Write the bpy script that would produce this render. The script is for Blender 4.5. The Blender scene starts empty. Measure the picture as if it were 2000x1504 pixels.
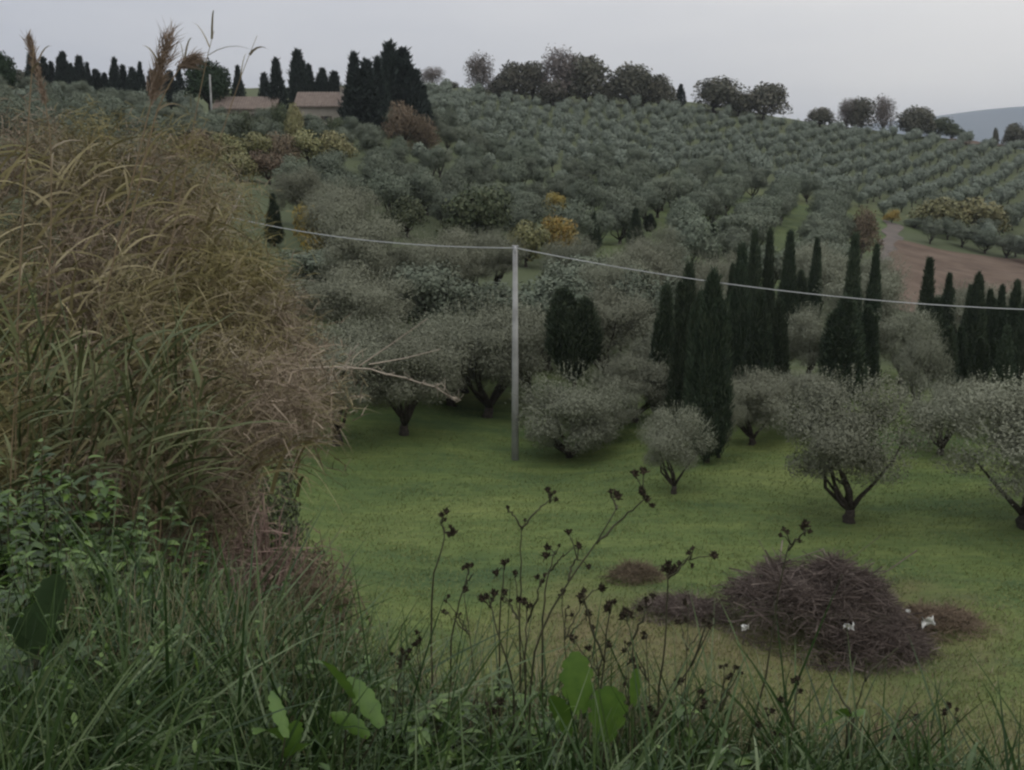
import bpy, math, random
import numpy as np
from math import radians, pi, sin, cos, tan, atan, sqrt
rng = np.random.default_rng(7)
random.seed(7)
SC = bpy.context.scene
COL = SC.collection
# ------------------------------------------------------------------ camera
F = 2145.0            # focal length in photograph pixels (2000 wide)
PITCH = radians(11.9)
cam_d = bpy.data.cameras.new('camera'); cam = bpy.data.objects.new('camera', cam_d); COL.objects.link(cam)
cam_d.sensor_width = 36; cam_d.lens = 36 * F / 2000.0
cam_d.clip_start = 0.05; cam_d.clip_end = 20000
cam.location = (0, 0, 0); cam.rotation_euler = (pi / 2 - PITCH, 0, 0)
SC.camera = cam
SC.render.resolution_x = 1024; SC.render.resolution_y = 770
SC.view_settings.view_transform = 'Standard'; SC.view_settings.look = 'None'; SC.view_settings.gamma = 1
SC.view_settings.exposure = -0.5
SC.render.engine = 'CYCLES'
SC.cycles.pixel_filter_type = 'BLACKMAN_HARRIS'; SC.cycles.filter_width = 2.4
SC.cycles.max_bounces = 5; SC.cycles.volume_bounces = 0
# ------------------------------------------------------------------ sky
SUN_EL, SUN_ROT = radians(63), radians(205)
w = bpy.data.worlds.new('World'); SC.world = w; w.use_nodes = True
nt = w.node_tree; nt.nodes.clear()
def N(t, ty, **kw):
    n = t.nodes.new(ty)
    for k, v in kw.items():
        if k.startswith('i_'):
            n.inputs[int(k[2:]) if k[2:].isdigit() else k[2:].replace('_', ' ')].default_value = v
        else: setattr(n, k, v)
    return n
out = N(nt, 'ShaderNodeOutputWorld'); bg = N(nt, 'ShaderNodeBackground'); bg.inputs[1].default_value = 0.10
sky = N(nt, 'ShaderNodeTexSky', sky_type='NISHITA', sun_disc=False, sun_elevation=SUN_EL, sun_rotation=SUN_ROT)
tc = N(nt, 'ShaderNodeTexCoord'); mp = N(nt, 'ShaderNodeMapping'); mp.inputs['Scale'].default_value = (1.6, 1.6, 7)
nt.links.new(tc.outputs['Generated'], mp.inputs[0])
ns = N(nt, 'ShaderNodeTexNoise'); ns.inputs['Scale'].default_value = 1.3; ns.inputs['Detail'].default_value = 5; ns.inputs['Roughness'].default_value = .5
nt.links.new(mp.outputs[0], ns.inputs['Vector'])
sep = N(nt, 'ShaderNodeSeparateXYZ'); nt.links.new(tc.outputs['Generated'], sep.inputs[0])
# overcast layer: grey-lavender deck, paler towards the right-hand side of the valley
rx = N(nt, 'ShaderNodeMapRange'); rx.inputs[1].default_value = -.35; rx.inputs[2].default_value = .45
nt.links.new(sep.outputs[0], rx.inputs[0])
ad = N(nt, 'ShaderNodeMath', operation='MULTIPLY_ADD'); ad.inputs[1].default_value = 1.25; nt.links.new(ns.outputs[0], ad.inputs[0])
sb = N(nt, 'ShaderNodeMath', operation='SUBTRACT'); sb.inputs[1].default_value = .62; nt.links.new(rx.outputs[0], sb.inputs[0]); nt.links.new(sb.outputs[0], ad.inputs[2])
cr = N(nt, 'ShaderNodeValToRGB'); cr.color_ramp.elements[0].color = (6.9, 7.15, 7.9, 1); cr.color_ramp.elements[1].color = (10.9, 10.7, 10.5, 1)
nt.links.new(ad.outputs[0], cr.inputs[0])
rz = N(nt, 'ShaderNodeMapRange'); rz.inputs[1].default_value = .05; rz.inputs[2].default_value = .9; rz.inputs[3].default_value = 1; rz.inputs[4].default_value = 2.1
nt.links.new(sep.outputs[2], rz.inputs[0])
sc = N(nt, 'ShaderNodeVectorMath', operation='SCALE'); nt.links.new(cr.outputs[0], sc.inputs[0]); nt.links.new(rz.outputs[0], sc.inputs['Scale'])
mx = N(nt, 'ShaderNodeMixRGB'); mx.inputs[0].default_value = .93
nt.links.new(sky.outputs[0], mx.inputs[1]); nt.links.new(sc.outputs[0], mx.inputs[2])
nt.links.new(mx.outputs[0], bg.inputs[0]); nt.links.new(bg.outputs[0], out.inputs[0])
sl = bpy.data.lights.new('sun', 'SUN'); sl.energy = 0.7; sl.angle = radians(25); sl.color = (1, .97, .93)
so = bpy.data.objects.new('sun', sl); COL.objects.link(so)
# direction check: sun comes from behind-left of the camera, high
so.rotation_euler = (radians(27), 0, radians(-25))

# ------------------------------------------------------------------ helpers
def ray(px, py):
    x = (px - 1000) / F; y = -(py - 752) / F
    a = -PITCH
    return np.array([x, cos(a) * 1 - sin(a) * y, sin(a) * 1 + cos(a) * y])
def at(px, py, depth):
    r = ray(px, py); return r * (depth / r[1])
def xat(px, depth, z=0.0):
    # world X of the column px at this depth and height
    zc = depth * cos(PITCH) - z * sin(PITCH)
    return (px - 1000) / F * zc
def proj(x, y, z):
    zc = y * cos(PITCH) - z * sin(PITCH); yc = y * sin(PITCH) + z * cos(PITCH)
    return 1000 + F * x / zc, 752 - F * yc / zc

CTRL = [(-3,-3,-1.6),(0,-3,-1.6),(3,-3,-1.6),(-3,0,-1.6),(0,0,-1.62),(3,0,-1.65),(-2,2.5,-1.75),(-7,2,-1.6),(0,2.6,-1.68),(1.2,2.8,-1.83),(3,2.7,-2.0),
 (-3,4,-2.05),(-1,4.2,-2.05),(.3,3.7,-2.15),(2,4,-2.9),(-4,5.2,-2.5),(-2,5.2,-2.6),(0,5.4,-3.6),(2,5.2,-4.1),(-8,6,-2.8),(-4,8,-4.2),(-1.5,8,-5.6),(3,8,-6.1),(7,8,-6.2),
 (-9,12,-6),(-3,12,-7.6),(4,12,-8.6),(9,12,-8.7),(-8,17,-9.2),(0,17,-11.1),(8,17,-11.4),(12,17,-11.4),(-6,22,-12.2),(0,22,-12.8),(8,22,-12.9),(13,22,-12.9),
 (-14,22,-9.5),(-12,30,-11.6),(-4,30,-12.8),(4,30,-12.75),(14,30,-12.9),(-20,42,-10.5),(-12,42,-12.2)]
for px, py, d in [(1022,898,46),(1655,1025,37),(1985,1005,38),(1310,965,40),(1390,925,43),(660,868,47),(780,850,49),(950,815,53),(1700,745,61),
                  (1900,590,130),(1900,490,180),(1900,440,210),(1900,380,260),(1900,305,330),(1930,270,385),(2150,300,400),(1750,255,375),
                  (1400,500,120),(1400,430,160),(1400,350,220),(1400,280,290),(1400,212,355),(1560,236,365),
                  (1000,470,125),(1000,390,160),(1000,310,210),(1000,250,270),(1000,192,335),(1200,196,345),(640,238,203),(700,300,165),(760,205,250)]:
    p = at(px, py, d); CTRL.append(tuple(p))
for px, d, z in [(1000,85,-11.6),(1400,80,-13),(1900,90,-15),(2100,60,-13.5),(500,60,-9.8),(500,85,-6.5),(500,120,-3),(500,160,.6),(500,195,4.6),(480,225,8),(300,262,12.6),
                 (0,60,-7),(0,110,0),(0,160,5),(0,235,13.2),(-200,235,14),(2300,130,-18),(2300,260,-14),(600,270,11.5),(850,300,15.2)]:
    CTRL.append((xat(px, d), d, z))
CTRL = np.array(CTRL)
def warp(x, y):
    return np.stack([x / (y + 9.0) * 3.0, np.log(y + 9.0)], -1)
def U(r2): return np.where(r2 > 1e-12, .5 * r2 * np.log(r2 + 1e-20), 0)
_C = warp(CTRL[:, 0], CTRL[:, 1])
_n = len(_C)
_K = U(((_C[:, None] - _C[None]) ** 2).sum(-1)) + np.eye(_n) * 2e-4
_P = np.c_[np.ones(_n), _C]
_A = np.block([[_K, _P], [_P.T, np.zeros((3, 3))]])
_W = np.linalg.solve(_A, np.r_[CTRL[:, 2], 0, 0, 0])
def tz(x, y):
    x = np.atleast_1d(np.asarray(x, float)); y = np.atleast_1d(np.asarray(y, float))
    sh = x.shape; x = x.ravel(); y = y.ravel()
    ye = np.clip(y, -4, 400)
    xe = np.clip(x, -.62 * (ye + 9), .62 * (ye + 9))
    z = np.empty(len(x))
    for i in range(0, len(x), 20000):
        q = warp(xe[i:i + 20000], ye[i:i + 20000])
        d2 = ((q[:, None] - _C[None]) ** 2).sum(-1)
        z[i:i + 20000] = U(d2) @ _W[:_n] + np.c_[np.ones(len(q)), q] @ _W[_n:]
    # behind the ridge the land falls to the plain
    t = np.clip((y - 365 - 0.02 * x) / 900, 0, 1)
    z = z - (z + 75) * (t ** .8) * (y > 340)
    m = np.clip((y - 14) / 20, 0, 1)
    z = z + m * .10 * (np.sin(x * .63 + y * .21) + np.sin(x * .27 - y * .48 + 1))
    return z.reshape(sh)
def gz(x, y): return float(tz(x, y)[0])
_D = np.r_[np.geomspace(1.2, 420, 900)]
def hit(px, py):
    r = ray(px, py); r = r / r[1]
    P = _D[:, None] * r[None]
    below = P[:, 2] < tz(P[:, 0], P[:, 1])
    i = int(np.argmax(below)) if below.any() else len(_D) - 1
    return float(P[i, 0]), float(P[i, 1])

def build(name, V, Fc, mats, parent=None, mi=None, smooth=False, fs=None):
    """V (n,3); Fc: list of arrays of faces (each array (k,3) or (k,4))"""
    me = bpy.data.meshes.new(name)
    V = np.asarray(V, np.float32).reshape(-1, 3)
    if not isinstance(Fc, list): Fc = [Fc]
    Fc = [np.asarray(f, np.int32) for f in Fc if len(f)]
    loops = np.concatenate([f.ravel() for f in Fc]); tot = np.concatenate([np.full(len(f), f.shape[1], np.int32) for f in Fc])
    st = np.concatenate([[0], np.cumsum(tot)[:-1]]).astype(np.int32)
    me.vertices.add(len(V)); me.vertices.foreach_set('co', V.ravel())
    me.loops.add(len(loops)); me.loops.foreach_set('vertex_index', loops)
    me.polygons.add(len(tot)); me.polygons.foreach_set('loop_start', st); me.polygons.foreach_set('loop_total', tot)
    if not isinstance(mats, (list, tuple)): mats = [mats]
    for m in mats: me.materials.append(m)
    if mi is not None: me.polygons.foreach_set('material_index', np.asarray(mi, np.int32))
    me.polygons.foreach_set('use_smooth', np.full(len(tot), smooth))
    me.update(calc_edges=True)
    if name is None: return me
    return me
def ob(name, me, parent=None, loc=None, rz=0, s=None):
    o = bpy.data.objects.new(name, me); COL.objects.link(o)
    if parent is not None: o.parent = parent
    if loc is not None: o.location = loc
    if rz: o.rotation_euler = (0, 0, rz)
    if s is not None: o.scale = s if hasattr(s, '__len__') else (s, s, s)
    return o
def tag(o, label=None, cat=None, group=None, kind=None):
    if label: o['label'] = label
    if cat: o['category'] = cat
    if group: o['group'] = group
    if kind: o['kind'] = kind
    return o
class MB:
    """collects quads/tris with a material index"""
    def __init__(s): s.V = []; s.Q = []; s.T = []; s.qm = []; s.tm = []; s.n = 0
    def add(s, V, Q=None, T=None, m=0):
        V = np.asarray(V, float).reshape(-1, 3); s.V.append(V)
        if Q is not None and len(Q): Q = np.asarray(Q); s.Q.append(Q + s.n); s.qm.append(np.full(len(Q), m))
        if T is not None and len(T): T = np.asarray(T); s.T.append(T + s.n); s.tm.append(np.full(len(T), m))
        s.n += len(V); return s
    def mesh(s, name, mats, smooth=False):
        fs = []; mi = []
        if s.Q: fs.append(np.concatenate(s.Q)); mi.append(np.concatenate(s.qm))
        if s.T: fs.append(np.concatenate(s.T)); mi.append(np.concatenate(s.tm))
        return build(name, np.concatenate(s.V), fs, mats, mi=np.concatenate(mi), smooth=smooth)
def nrm(v): return v / (np.linalg.norm(v, axis=-1, keepdims=True) + 1e-9)
def rdir(n, r=rng): return nrm(r.normal(size=(n, 3)))
def cards(P, D, L, W, S=None):
    """one rhombic leaf (4 verts) each"""
    n = len(P); D = nrm(D)
    if S is None: S = rdir(n)
    S = nrm(np.cross(D, S)); L = np.broadcast_to(L, n)[:, None]; W = np.broadcast_to(W, n)[:, None]
    a = P; b = P + D * L * .45 + S * W * .5; c = P + D * L; d = P + D * L * .45 - S * W * .5
    V = np.stack([a, b, c, d], 1).reshape(-1, 3)
    Q = np.arange(n * 4).reshape(n, 4)
    return V, Q
def outcards(P, O, D, L, W, k, r=rng):  # outward tilt shapes the light top and dark underside of a crown
    """leaf cards that tend to face outward from their clump (O), for crown shading"""
    n = len(P); Nn = nrm(nrm(O) * k + rdir(n, r)); D = nrm(D - Nn * (D * Nn).sum(1, keepdims=True)); S = np.cross(Nn, D)
    L = np.broadcast_to(L, n)[:, None]; W = np.broadcast_to(W, n)[:, None]
    V = np.stack([P - D * L * .5, P + S * W * .5, P + D * L * .5, P - S * W * .5], 1).reshape(-1, 3)
    return V, np.arange(n * 4).reshape(n, 4)
def strips(P, D, S, L, W, droop=.3, segs=4, prof=None, fold=0., curl=None):
    """bending leaf blades; fold>0 adds a folded midrib"""
    n = len(P); D = nrm(D); S = nrm(np.cross(D, S)); Nn = np.cross(S, D)
    L = np.broadcast_to(L, n)[:, None]; W = np.broadcast_to(W, n)[:, None]; dr = np.broadcast_to(droop, n)[:, None]
    ts = np.linspace(0, 1, segs + 1)
    if prof is None: prof = lambda t: (1 - t) ** .6
    rows = []
    for t in ts:
        c = P + D * L * t + np.array([0, 0, -1.]) * dr * L * t * t
        if curl is not None: c = c + curl * L * t * t
        wd = W * .5 * max(prof(t), .04)
        if fold: rows += [c - S * wd + Nn * wd * fold, c, c + S * wd + Nn * wd * fold]
        else: rows += [c - S * wd, c + S * wd]
    k = 3 if fold else 2
    V = np.stack(rows, 1).reshape(-1, 3); per = k * (segs + 1)
    base = []
    for i in range(segs):
        for j in range(k - 1):
            a = i * k + j; base.append([a, a + 1, a + k + 1, a + k])
    base = np.array(base); Q = (base[None] + (np.arange(n) * per)[:, None, None]).reshape(-1, 4)
    return V, Q
leafprof = lambda t: sin(pi * min(1, t * .92 + .06)) ** .8
def tube(path, rad, k=6, cap=True):
    path = np.asarray(path, float); n = len(path); rad = np.broadcast_to(rad, n)
    tn = np.gradient(path, axis=0); tn = nrm(tn)
    ref = np.array([0.31, .95, .05]) if abs(tn[0][2]) > .7 else np.array([0, 0, 1.])
    V = []
    for i in range(n):
        a = np.cross(tn[i], ref); a /= np.linalg.norm(a) + 1e-9; b = np.cross(tn[i], a)
        an = np.arange(k) * 2 * pi / k
        V.append(path[i] + rad[i] * (np.cos(an)[:, None] * a + np.sin(an)[:, None] * b))
    V = np.concatenate(V); Q = []
    for i in range(n - 1):
        for j in range(k): Q.append([i * k + j, i * k + (j + 1) % k, (i + 1) * k + (j + 1) % k, (i + 1) * k + j])
    T = []
    if cap:
        V = np.r_[V, [path[-1]], [path[0]]]
        for j in range(k):
            T.append([(n - 1) * k + j, (n - 1) * k + (j + 1) % k, n * k]); T.append([(j + 1) % k, j, n * k + 1])
    return V, np.array(Q), np.array(T).reshape(-1, 3)
def wob(a, b, n, amp, r=rng):
    a = np.asarray(a, float); b = np.asarray(b, float); t = np.linspace(0, 1, n)[:, None]
    p = a + (b - a) * t; j = r.normal(size=(n, 3)) * amp; j[0] = 0; j[-1] = 0; return p + j
def box(mb, x0, x1, y0, y1, z0, z1, m=0):
    V = [(x0,y0,z0),(x1,y0,z0),(x1,y1,z0),(x0,y1,z0),(x0,y0,z1),(x1,y0,z1),(x1,y1,z1),(x0,y1,z1)]
    mb.add(V, [(0,3,2,1),(4,5,6,7),(0,1,5,4),(1,2,6,5),(2,3,7,6),(3,0,4,7)], m=m)

# ------------------------------------------------------------------ materials
def mat(name, cols, rough=.7, spec=.25, island=True, nscale=None, namt=.35, objrand=0.0, trans=0.0, bump=0., bscale=20., pos=None):
    m = bpy.data.materials.new(name); m.use_nodes = True; t = m.node_tree; b = t.nodes['Principled BSDF']
    b.inputs['Roughness'].default_value = rough; b.inputs['Specular IOR Level'].default_value = spec
    cr = N(t, 'ShaderNodeValToRGB'); e = cr.color_ramp.elements
    ps = pos or [i / max(1, len(cols) - 1) for i in range(len(cols))]
    while len(e) < len(cols): e.new(.5)
    for i, c in enumerate(cols): e[i].position = ps[i]; e[i].color = (*c, 1)
    src = None
    if island:
        g = N(t, 'ShaderNodeNewGeometry'); src = g.outputs['Random Per Island']
    if nscale:
        tcx = N(t, 'ShaderNodeNewGeometry'); no = N(t, 'ShaderNodeTexNoise'); no.inputs['Scale'].default_value = nscale; no.inputs['Detail'].default_value = 6; no.inputs['Roughness'].default_value = .6
        t.links.new(tcx.outputs['Position'], no.inputs['Vector'])
        mr = N(t, 'ShaderNodeMapRange'); mr.inputs[1].default_value = .3; mr.inputs[2].default_value = .7; t.links.new(no.outputs[0], mr.inputs[0])
        if src is None: src = mr.outputs[0]
        else:
            mi_ = N(t, 'ShaderNodeMix'); mi_.inputs[0].default_value = namt; t.links.new(src, mi_.inputs[2]); t.links.new(mr.outputs[0], mi_.inputs[3]); src = mi_.outputs[0]
    if src is not None: t.links.new(src, cr.inputs[0])
    colout = cr.outputs[0]
    if objrand:
        oi = N(t, 'ShaderNodeObjectInfo'); mr = N(t, 'ShaderNodeMapRange'); mr.inputs[3].default_value = 1 - objrand; mr.inputs[4].default_value = 1 + objrand
        t.links.new(oi.outputs['Random'], mr.inputs[0]); hs = N(t, 'ShaderNodeHueSaturation'); t.links.new(mr.outputs[0], hs.inputs['Value']); t.links.new(colout, hs.inputs['Color'])
        mr2 = N(t, 'ShaderNodeMapRange'); mr2.inputs[3].default_value = .5 - objrand * .06; mr2.inputs[4].default_value = .5 + objrand * .06
        ml = N(t, 'ShaderNodeMath', operation='MULTIPLY'); ml.inputs[1].default_value = 7.31; fr = N(t, 'ShaderNodeMath', operation='FRACT')
        t.links.new(oi.outputs['Random'], ml.inputs[0]); t.links.new(ml.outputs[0], fr.inputs[0]); t.links.new(fr.outputs[0], mr2.inputs[0]); t.links.new(mr2.outputs[0], hs.inputs['Hue'])
        colout = hs.outputs[0]
    t.links.new(colout, b.inputs['Base Color'])
    if bump:
        no2 = N(t, 'ShaderNodeTexNoise'); no2.inputs['Scale'].default_value = bscale; no2.inputs['Detail'].default_value = 5
        g2 = N(t, 'ShaderNodeNewGeometry'); t.links.new(g2.outputs['Position'], no2.inputs['Vector'])
        bp = N(t, 'ShaderNodeBump'); bp.inputs['Strength'].default_value = bump; bp.inputs['Distance'].default_value = .05
        t.links.new(no2.outputs[0], bp.inputs['Height']); t.links.new(bp.outputs[0], b.inputs['Normal'])
    if trans:
        tr = N(t, 'ShaderNodeBsdfTranslucent'); t.links.new(colout, tr.inputs[0]); ms = N(t, 'ShaderNodeMixShader'); ms.inputs[0].default_value = trans
        o = t.nodes['Material Output']; t.links.new(b.outputs[0], ms.inputs[1]); t.links.new(tr.outputs[0], ms.inputs[2]); t.links.new(ms.outputs[0], o.inputs[0])
    return m
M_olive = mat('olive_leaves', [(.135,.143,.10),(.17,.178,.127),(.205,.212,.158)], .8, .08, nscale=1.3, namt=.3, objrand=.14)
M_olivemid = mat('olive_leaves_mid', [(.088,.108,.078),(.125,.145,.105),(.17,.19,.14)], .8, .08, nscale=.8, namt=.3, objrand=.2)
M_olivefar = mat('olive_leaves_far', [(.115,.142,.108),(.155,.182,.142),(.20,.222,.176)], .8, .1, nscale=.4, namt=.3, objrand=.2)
M_bark = mat('dark_bark', [(.025,.022,.018),(.07,.06,.05)], .9, .1, island=False, nscale=9, bump=.6)
M_cyp = mat('cypress_foliage', [(.02,.032,.02),(.042,.06,.036),(.085,.10,.06)], .75, .1, nscale=1.2, objrand=.15)
M_cypfar = mat('cypress_foliage_far', [(.018,.028,.024),(.04,.052,.042)], .8, .1, nscale=.5, objrand=.15)
M_oak = mat('oak_foliage', [(.045,.052,.038),(.085,.085,.06),(.12,.11,.08)], .7, .2, nscale=.35, objrand=.2)
M_bare = mat('thin_autumn_foliage', [(.10,.085,.075),(.16,.14,.125)], .8, .1, nscale=.4, objrand=.15)
M_pine = mat('pine_foliage', [(.015,.028,.014),(.035,.055,.028)], .8, .1, nscale=.5)
M_yel = mat('yellow_foliage', [(.14,.13,.05),(.29,.225,.06),(.36,.225,.06)], .6, .2, nscale=.8, objrand=.1)
M_ylg = mat('yellow_green_foliage', [(.11,.12,.055),(.18,.175,.08),(.21,.19,.09)], .6, .2, nscale=.6, objrand=.15)
M_dkg = mat('deep_green_foliage', [(.035,.05,.025),(.07,.085,.045),(.10,.11,.06)], .7, .2, nscale=.7, objrand=.15)
M_brn = mat('brown_scrub', [(.08,.063,.045),(.145,.11,.075),(.19,.15,.105)], .8, .1, nscale=.8, objrand=.15)
M_twig = mat('cut_twigs', [(.035,.028,.025),(.09,.07,.06),(.23,.19,.165)], .85, .1, nscale=1.5, namt=.35)
M_grass = mat('verge_grass', [(.012,.028,.008),(.028,.058,.015),(.06,.10,.028),(.17,.205,.11)], .45, .35, nscale=1.6, namt=.3, trans=.15)
M_grassd = mat('straw_grass', [(.10,.11,.05),(.20,.18,.10),(.32,.27,.18)], .6, .3, nscale=1.6, namt=.3)
M_turf = mat('meadow_turf', [(.078,.104,.036),(.118,.143,.046),(.17,.185,.066)], .7, .15, nscale=.35, namt=.5)
M_reed = mat('reed_leaves', [(.055,.05,.024),(.13,.112,.055),(.20,.17,.092),(.21,.178,.13),(.40,.35,.25)], .7, .2, nscale=2.0, namt=.5, pos=[0,.25,.5,.75,1])
M_reedp = mat('reed_leaves_pinkish', [(.10,.08,.055),(.19,.15,.105),(.33,.27,.20)], .75, .15, nscale=2.5, namt=.4)
M_straw = mat('reed_blades', [(.10,.10,.035),(.22,.19,.09),(.36,.31,.19)], .6, .25, nscale=2, namt=.3)
M_reedo = mat('reed_leaves_olive', [(.08,.078,.03),(.16,.14,.055),(.27,.23,.11)], .7, .2, nscale=2.5, namt=.4)
M_reedg = mat('reed_leaves_green', [(.035,.05,.018),(.08,.095,.035),(.15,.16,.07)], .6, .3, nscale=2, namt=.3)
M_reeds = mat('reed_stalks', [(.10,.08,.045),(.24,.18,.11)], .7, .2)
M_plume = mat('reed_plumes', [(.16,.12,.085),(.27,.21,.16)], .9, .05)
M_weedleaf = mat('weed_leaves', [(.024,.052,.009),(.055,.105,.018),(.11,.18,.034)], .45, .5, trans=.2)
M_broad = mat('broad_leaf', [(.04,.095,.016),(.11,.19,.03)], .5, .35, nscale=30, namt=.5, trans=.3)
M_stem = mat('weed_stem', [(.03,.035,.018),(.06,.055,.03)], .7, .2, island=False, nscale=20)
M_head = mat('seed_head', [(.014,.013,.009),(.06,.048,.032)], .9, .1)
M_conc = mat('weathered_concrete', [(.22,.22,.21),(.36,.36,.35)], .85, .2, island=False, nscale=1.2, bump=.2)
M_wire = mat('cable', [(.33,.34,.34),(.42,.43,.43)], .5, .3, island=False, nscale=.3)
M_cer = mat('ceramic', [(.30,.30,.29),(.4,.4,.4)], .3, .5, island=False, nscale=4)
M_steel = mat('galvanised_steel', [(.2,.2,.2),(.3,.3,.3)], .5, .4, island=False, nscale=4)
M_white = mat('white_scrap', [(.5,.5,.48),(.75,.75,.72)], .7, .2, island=False, nscale=25)
M_plaster = mat('plaster', [(.25,.225,.19),(.34,.31,.265)], .9, .1, island=False, nscale=.7, bump=.2)
M_tile = mat('roof_tiles', [(.14,.11,.092),(.22,.18,.152)], .85, .15, island=False, nscale=1.4, bump=.5, bscale=3)
M_dark = mat('dark_glass', [(.02,.022,.025),(.04,.04,.045)], .3, .5, island=False, nscale=2)
M_shut = mat('shutter_wood', [(.06,.05,.04),(.1,.08,.06)], .7, .2, island=False, nscale=4)
M_hill = mat('far_hill', [(.075,.105,.13),(.11,.135,.15)], .9, .05, island=False, nscale=.002)  # blue of the distant air is put into the hill colour
M_field = mat('ploughed_soil', [(.08,.060,.047),(.115,.085,.065),(.145,.11,.085)], .95, .05, island=False, nscale=.22, bump=.8, bscale=1.2)
M_track = mat('bare_track', [(.10,.09,.082),(.15,.128,.112)], .95, .05, island=False, nscale=.3, bump=.5, bscale=1.5)

# ground: grass whose own colour turns from lush to straw by ground cover
M_ground = bpy.data.materials.new('ground_cover'); M_ground.use_nodes = True
t = M_ground.node_tree; b = t.nodes['Principled BSDF']; b.inputs['Roughness'].default_value = .9; b.inputs['Specular IOR Level'].default_value = .1
g = N(t, 'ShaderNodeNewGeometry')
mpg = N(t, 'ShaderNodeMapping'); mpg.inputs['Scale'].default_value = (.32, 1, 1); t.links.new(g.outputs['Position'], mpg.inputs[0])
n1 = N(t, 'ShaderNodeTexNoise'); n1.inputs['Scale'].default_value = .35; n1.inputs['Detail'].default_value = 8; n1.inputs['Roughness'].default_value = .65; t.links.new(mpg.outputs[0], n1.inputs['Vector'])
n2 = N(t, 'ShaderNodeTexNoise'); n2.inputs['Scale'].default_value = 4; n2.inputs['Detail'].default_value = 6; n2.inputs['Roughness'].default_value = .7; t.links.new(mpg.outputs[0], n2.inputs['Vector'])
c1 = N(t, 'ShaderNodeValToRGB'); e = c1.color_ramp.elements; e[0].position = .3; e[0].color = (.042,.075,.035,1); e[1].position = .7; e[1].color = (.145,.176,.058,1); q = e.new(.5); q.color = (.091,.127,.042,1)
t.links.new(n1.outputs[0], c1.inputs[0])
c2 = N(t, 'ShaderNodeValToRGB'); e = c2.color_ramp.elements; e[0].position = .3; e[0].color = (.66,.70,.74,1); e[1].position = .7; e[1].color = (1.2,1.17,1.1,1); t.links.new(n2.outputs[0], c2.inputs[0])
mu = N(t, 'ShaderNodeMixRGB', blend_type='MULTIPLY'); mu.inputs[0].default_value = 1; t.links.new(c1.outputs[0], mu.inputs[1]); t.links.new(c2.outputs[0], mu.inputs[2])
at_ = N(t, 'ShaderNodeAttribute', attribute_name='dry'); 
n3 = N(t, 'ShaderNodeTexNoise'); n3.inputs['Scale'].default_value = .8; n3.inputs['Detail'].default_value = 7; n3.inputs['Roughness'].default_value = .7; t.links.new(g.outputs['Position'], n3.inputs['Vector'])
s1 = N(t, 'ShaderNodeMath', operation='MULTIPLY_ADD'); s1.inputs[1].default_value = 1.6; s1.inputs[2].default_value = -.8; t.links.new(n3.outputs[0], s1.inputs[0])
s2 = N(t, 'ShaderNodeMath', operation='ADD', use_clamp=True); t.links.new(s1.outputs[0], s2.inputs[0]); t.links.new(at_.outputs['Fac'], s2.inputs[1])
s3 = N(t, 'ShaderNodeMath', operation='MULTIPLY', use_clamp=True); t.links.new(s2.outputs[0], s3.inputs[0]); 
mrd = N(t, 'ShaderNodeMapRange'); mrd.inputs[2].default_value = .25; t.links.new(at_.outputs['Fac'], mrd.inputs[0]); t.links.new(mrd.outputs[0], s3.inputs[1])
c3 = N(t, 'ShaderNodeValToRGB'); e = c3.color_ramp.elements; e[0].color = (.10,.088,.04,1); e[1].color = (.19,.155,.085,1); t.links.new(n2.outputs[0], c3.inputs[0])
mm = N(t, 'ShaderNodeMixRGB'); t.links.new(s3.outputs[0], mm.inputs[0]); t.links.new(mu.outputs[0], mm.inputs[1]); t.links.new(c3.outputs[0], mm.inputs[2])
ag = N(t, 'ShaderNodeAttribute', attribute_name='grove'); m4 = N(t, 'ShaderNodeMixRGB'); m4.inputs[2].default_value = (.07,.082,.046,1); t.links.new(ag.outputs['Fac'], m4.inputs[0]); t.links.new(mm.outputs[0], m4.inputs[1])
t.links.new(m4.outputs[0], b.inputs['Base Color'])
bp = N(t, 'ShaderNodeBump'); bp.inputs['Strength'].default_value = .4; bp.inputs['Distance'].default_value = .08; t.links.new(n2.outputs[0], bp.inputs['Height']); t.links.new(bp.outputs[0], b.inputs['Normal'])

# ------------------------------------------------------------------ setting
def dryness(x, y):
    px, py = 1000 + F * x / (y * .9785 + 2.6), None
    d = .7 * np.exp(-(((x - 7) / 7) ** 2) - ((y - 22) / 3.6) ** 2) + .6 * np.exp(-(((x - 5.5) / 4.2) ** 2) - ((y - 27) / 2.3) ** 2)
    d += .5 * np.exp(-(((x - 1.5) / 2.5) ** 2) - ((y - 29) / 3.5) ** 2) + .55 * np.exp(-(((x - 11.5) / 2.5) ** 2) - ((y - 29.5) / 2.5) ** 2)
    d += .7 * (y < 19) + .3 * ((y > 200) & (y < 430))
    return np.clip(d, 0, 1)
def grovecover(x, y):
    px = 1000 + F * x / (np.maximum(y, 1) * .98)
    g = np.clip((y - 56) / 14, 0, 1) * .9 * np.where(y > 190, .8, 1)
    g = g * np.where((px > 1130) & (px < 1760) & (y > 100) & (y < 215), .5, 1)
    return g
ys = np.r_[np.linspace(-6, 2, 10)[:-1], np.geomspace(11, 429, 300) - 9, np.geomspace(440, 9000, 40)]
us = np.linspace(-.75, .75, 221)
YY, UU = np.meshgrid(ys, us, indexing='ij'); XX = UU * (YY + 9) * np.where(YY > 400, 1 + (YY - 400) / 4000, 1)
ZZ = tz(XX, YY)
r, c = XX.shape; idx = np.arange(r * c).reshape(r, c)
Q = np.stack([idx[:-1, :-1], idx[:-1, 1:], idx[1:, 1:], idx[1:, :-1]], -1).reshape(-1, 4)
me = build('ground', np.stack([XX, YY, ZZ], -1).reshape(-1, 3), Q, M_ground, smooth=True)
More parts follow.
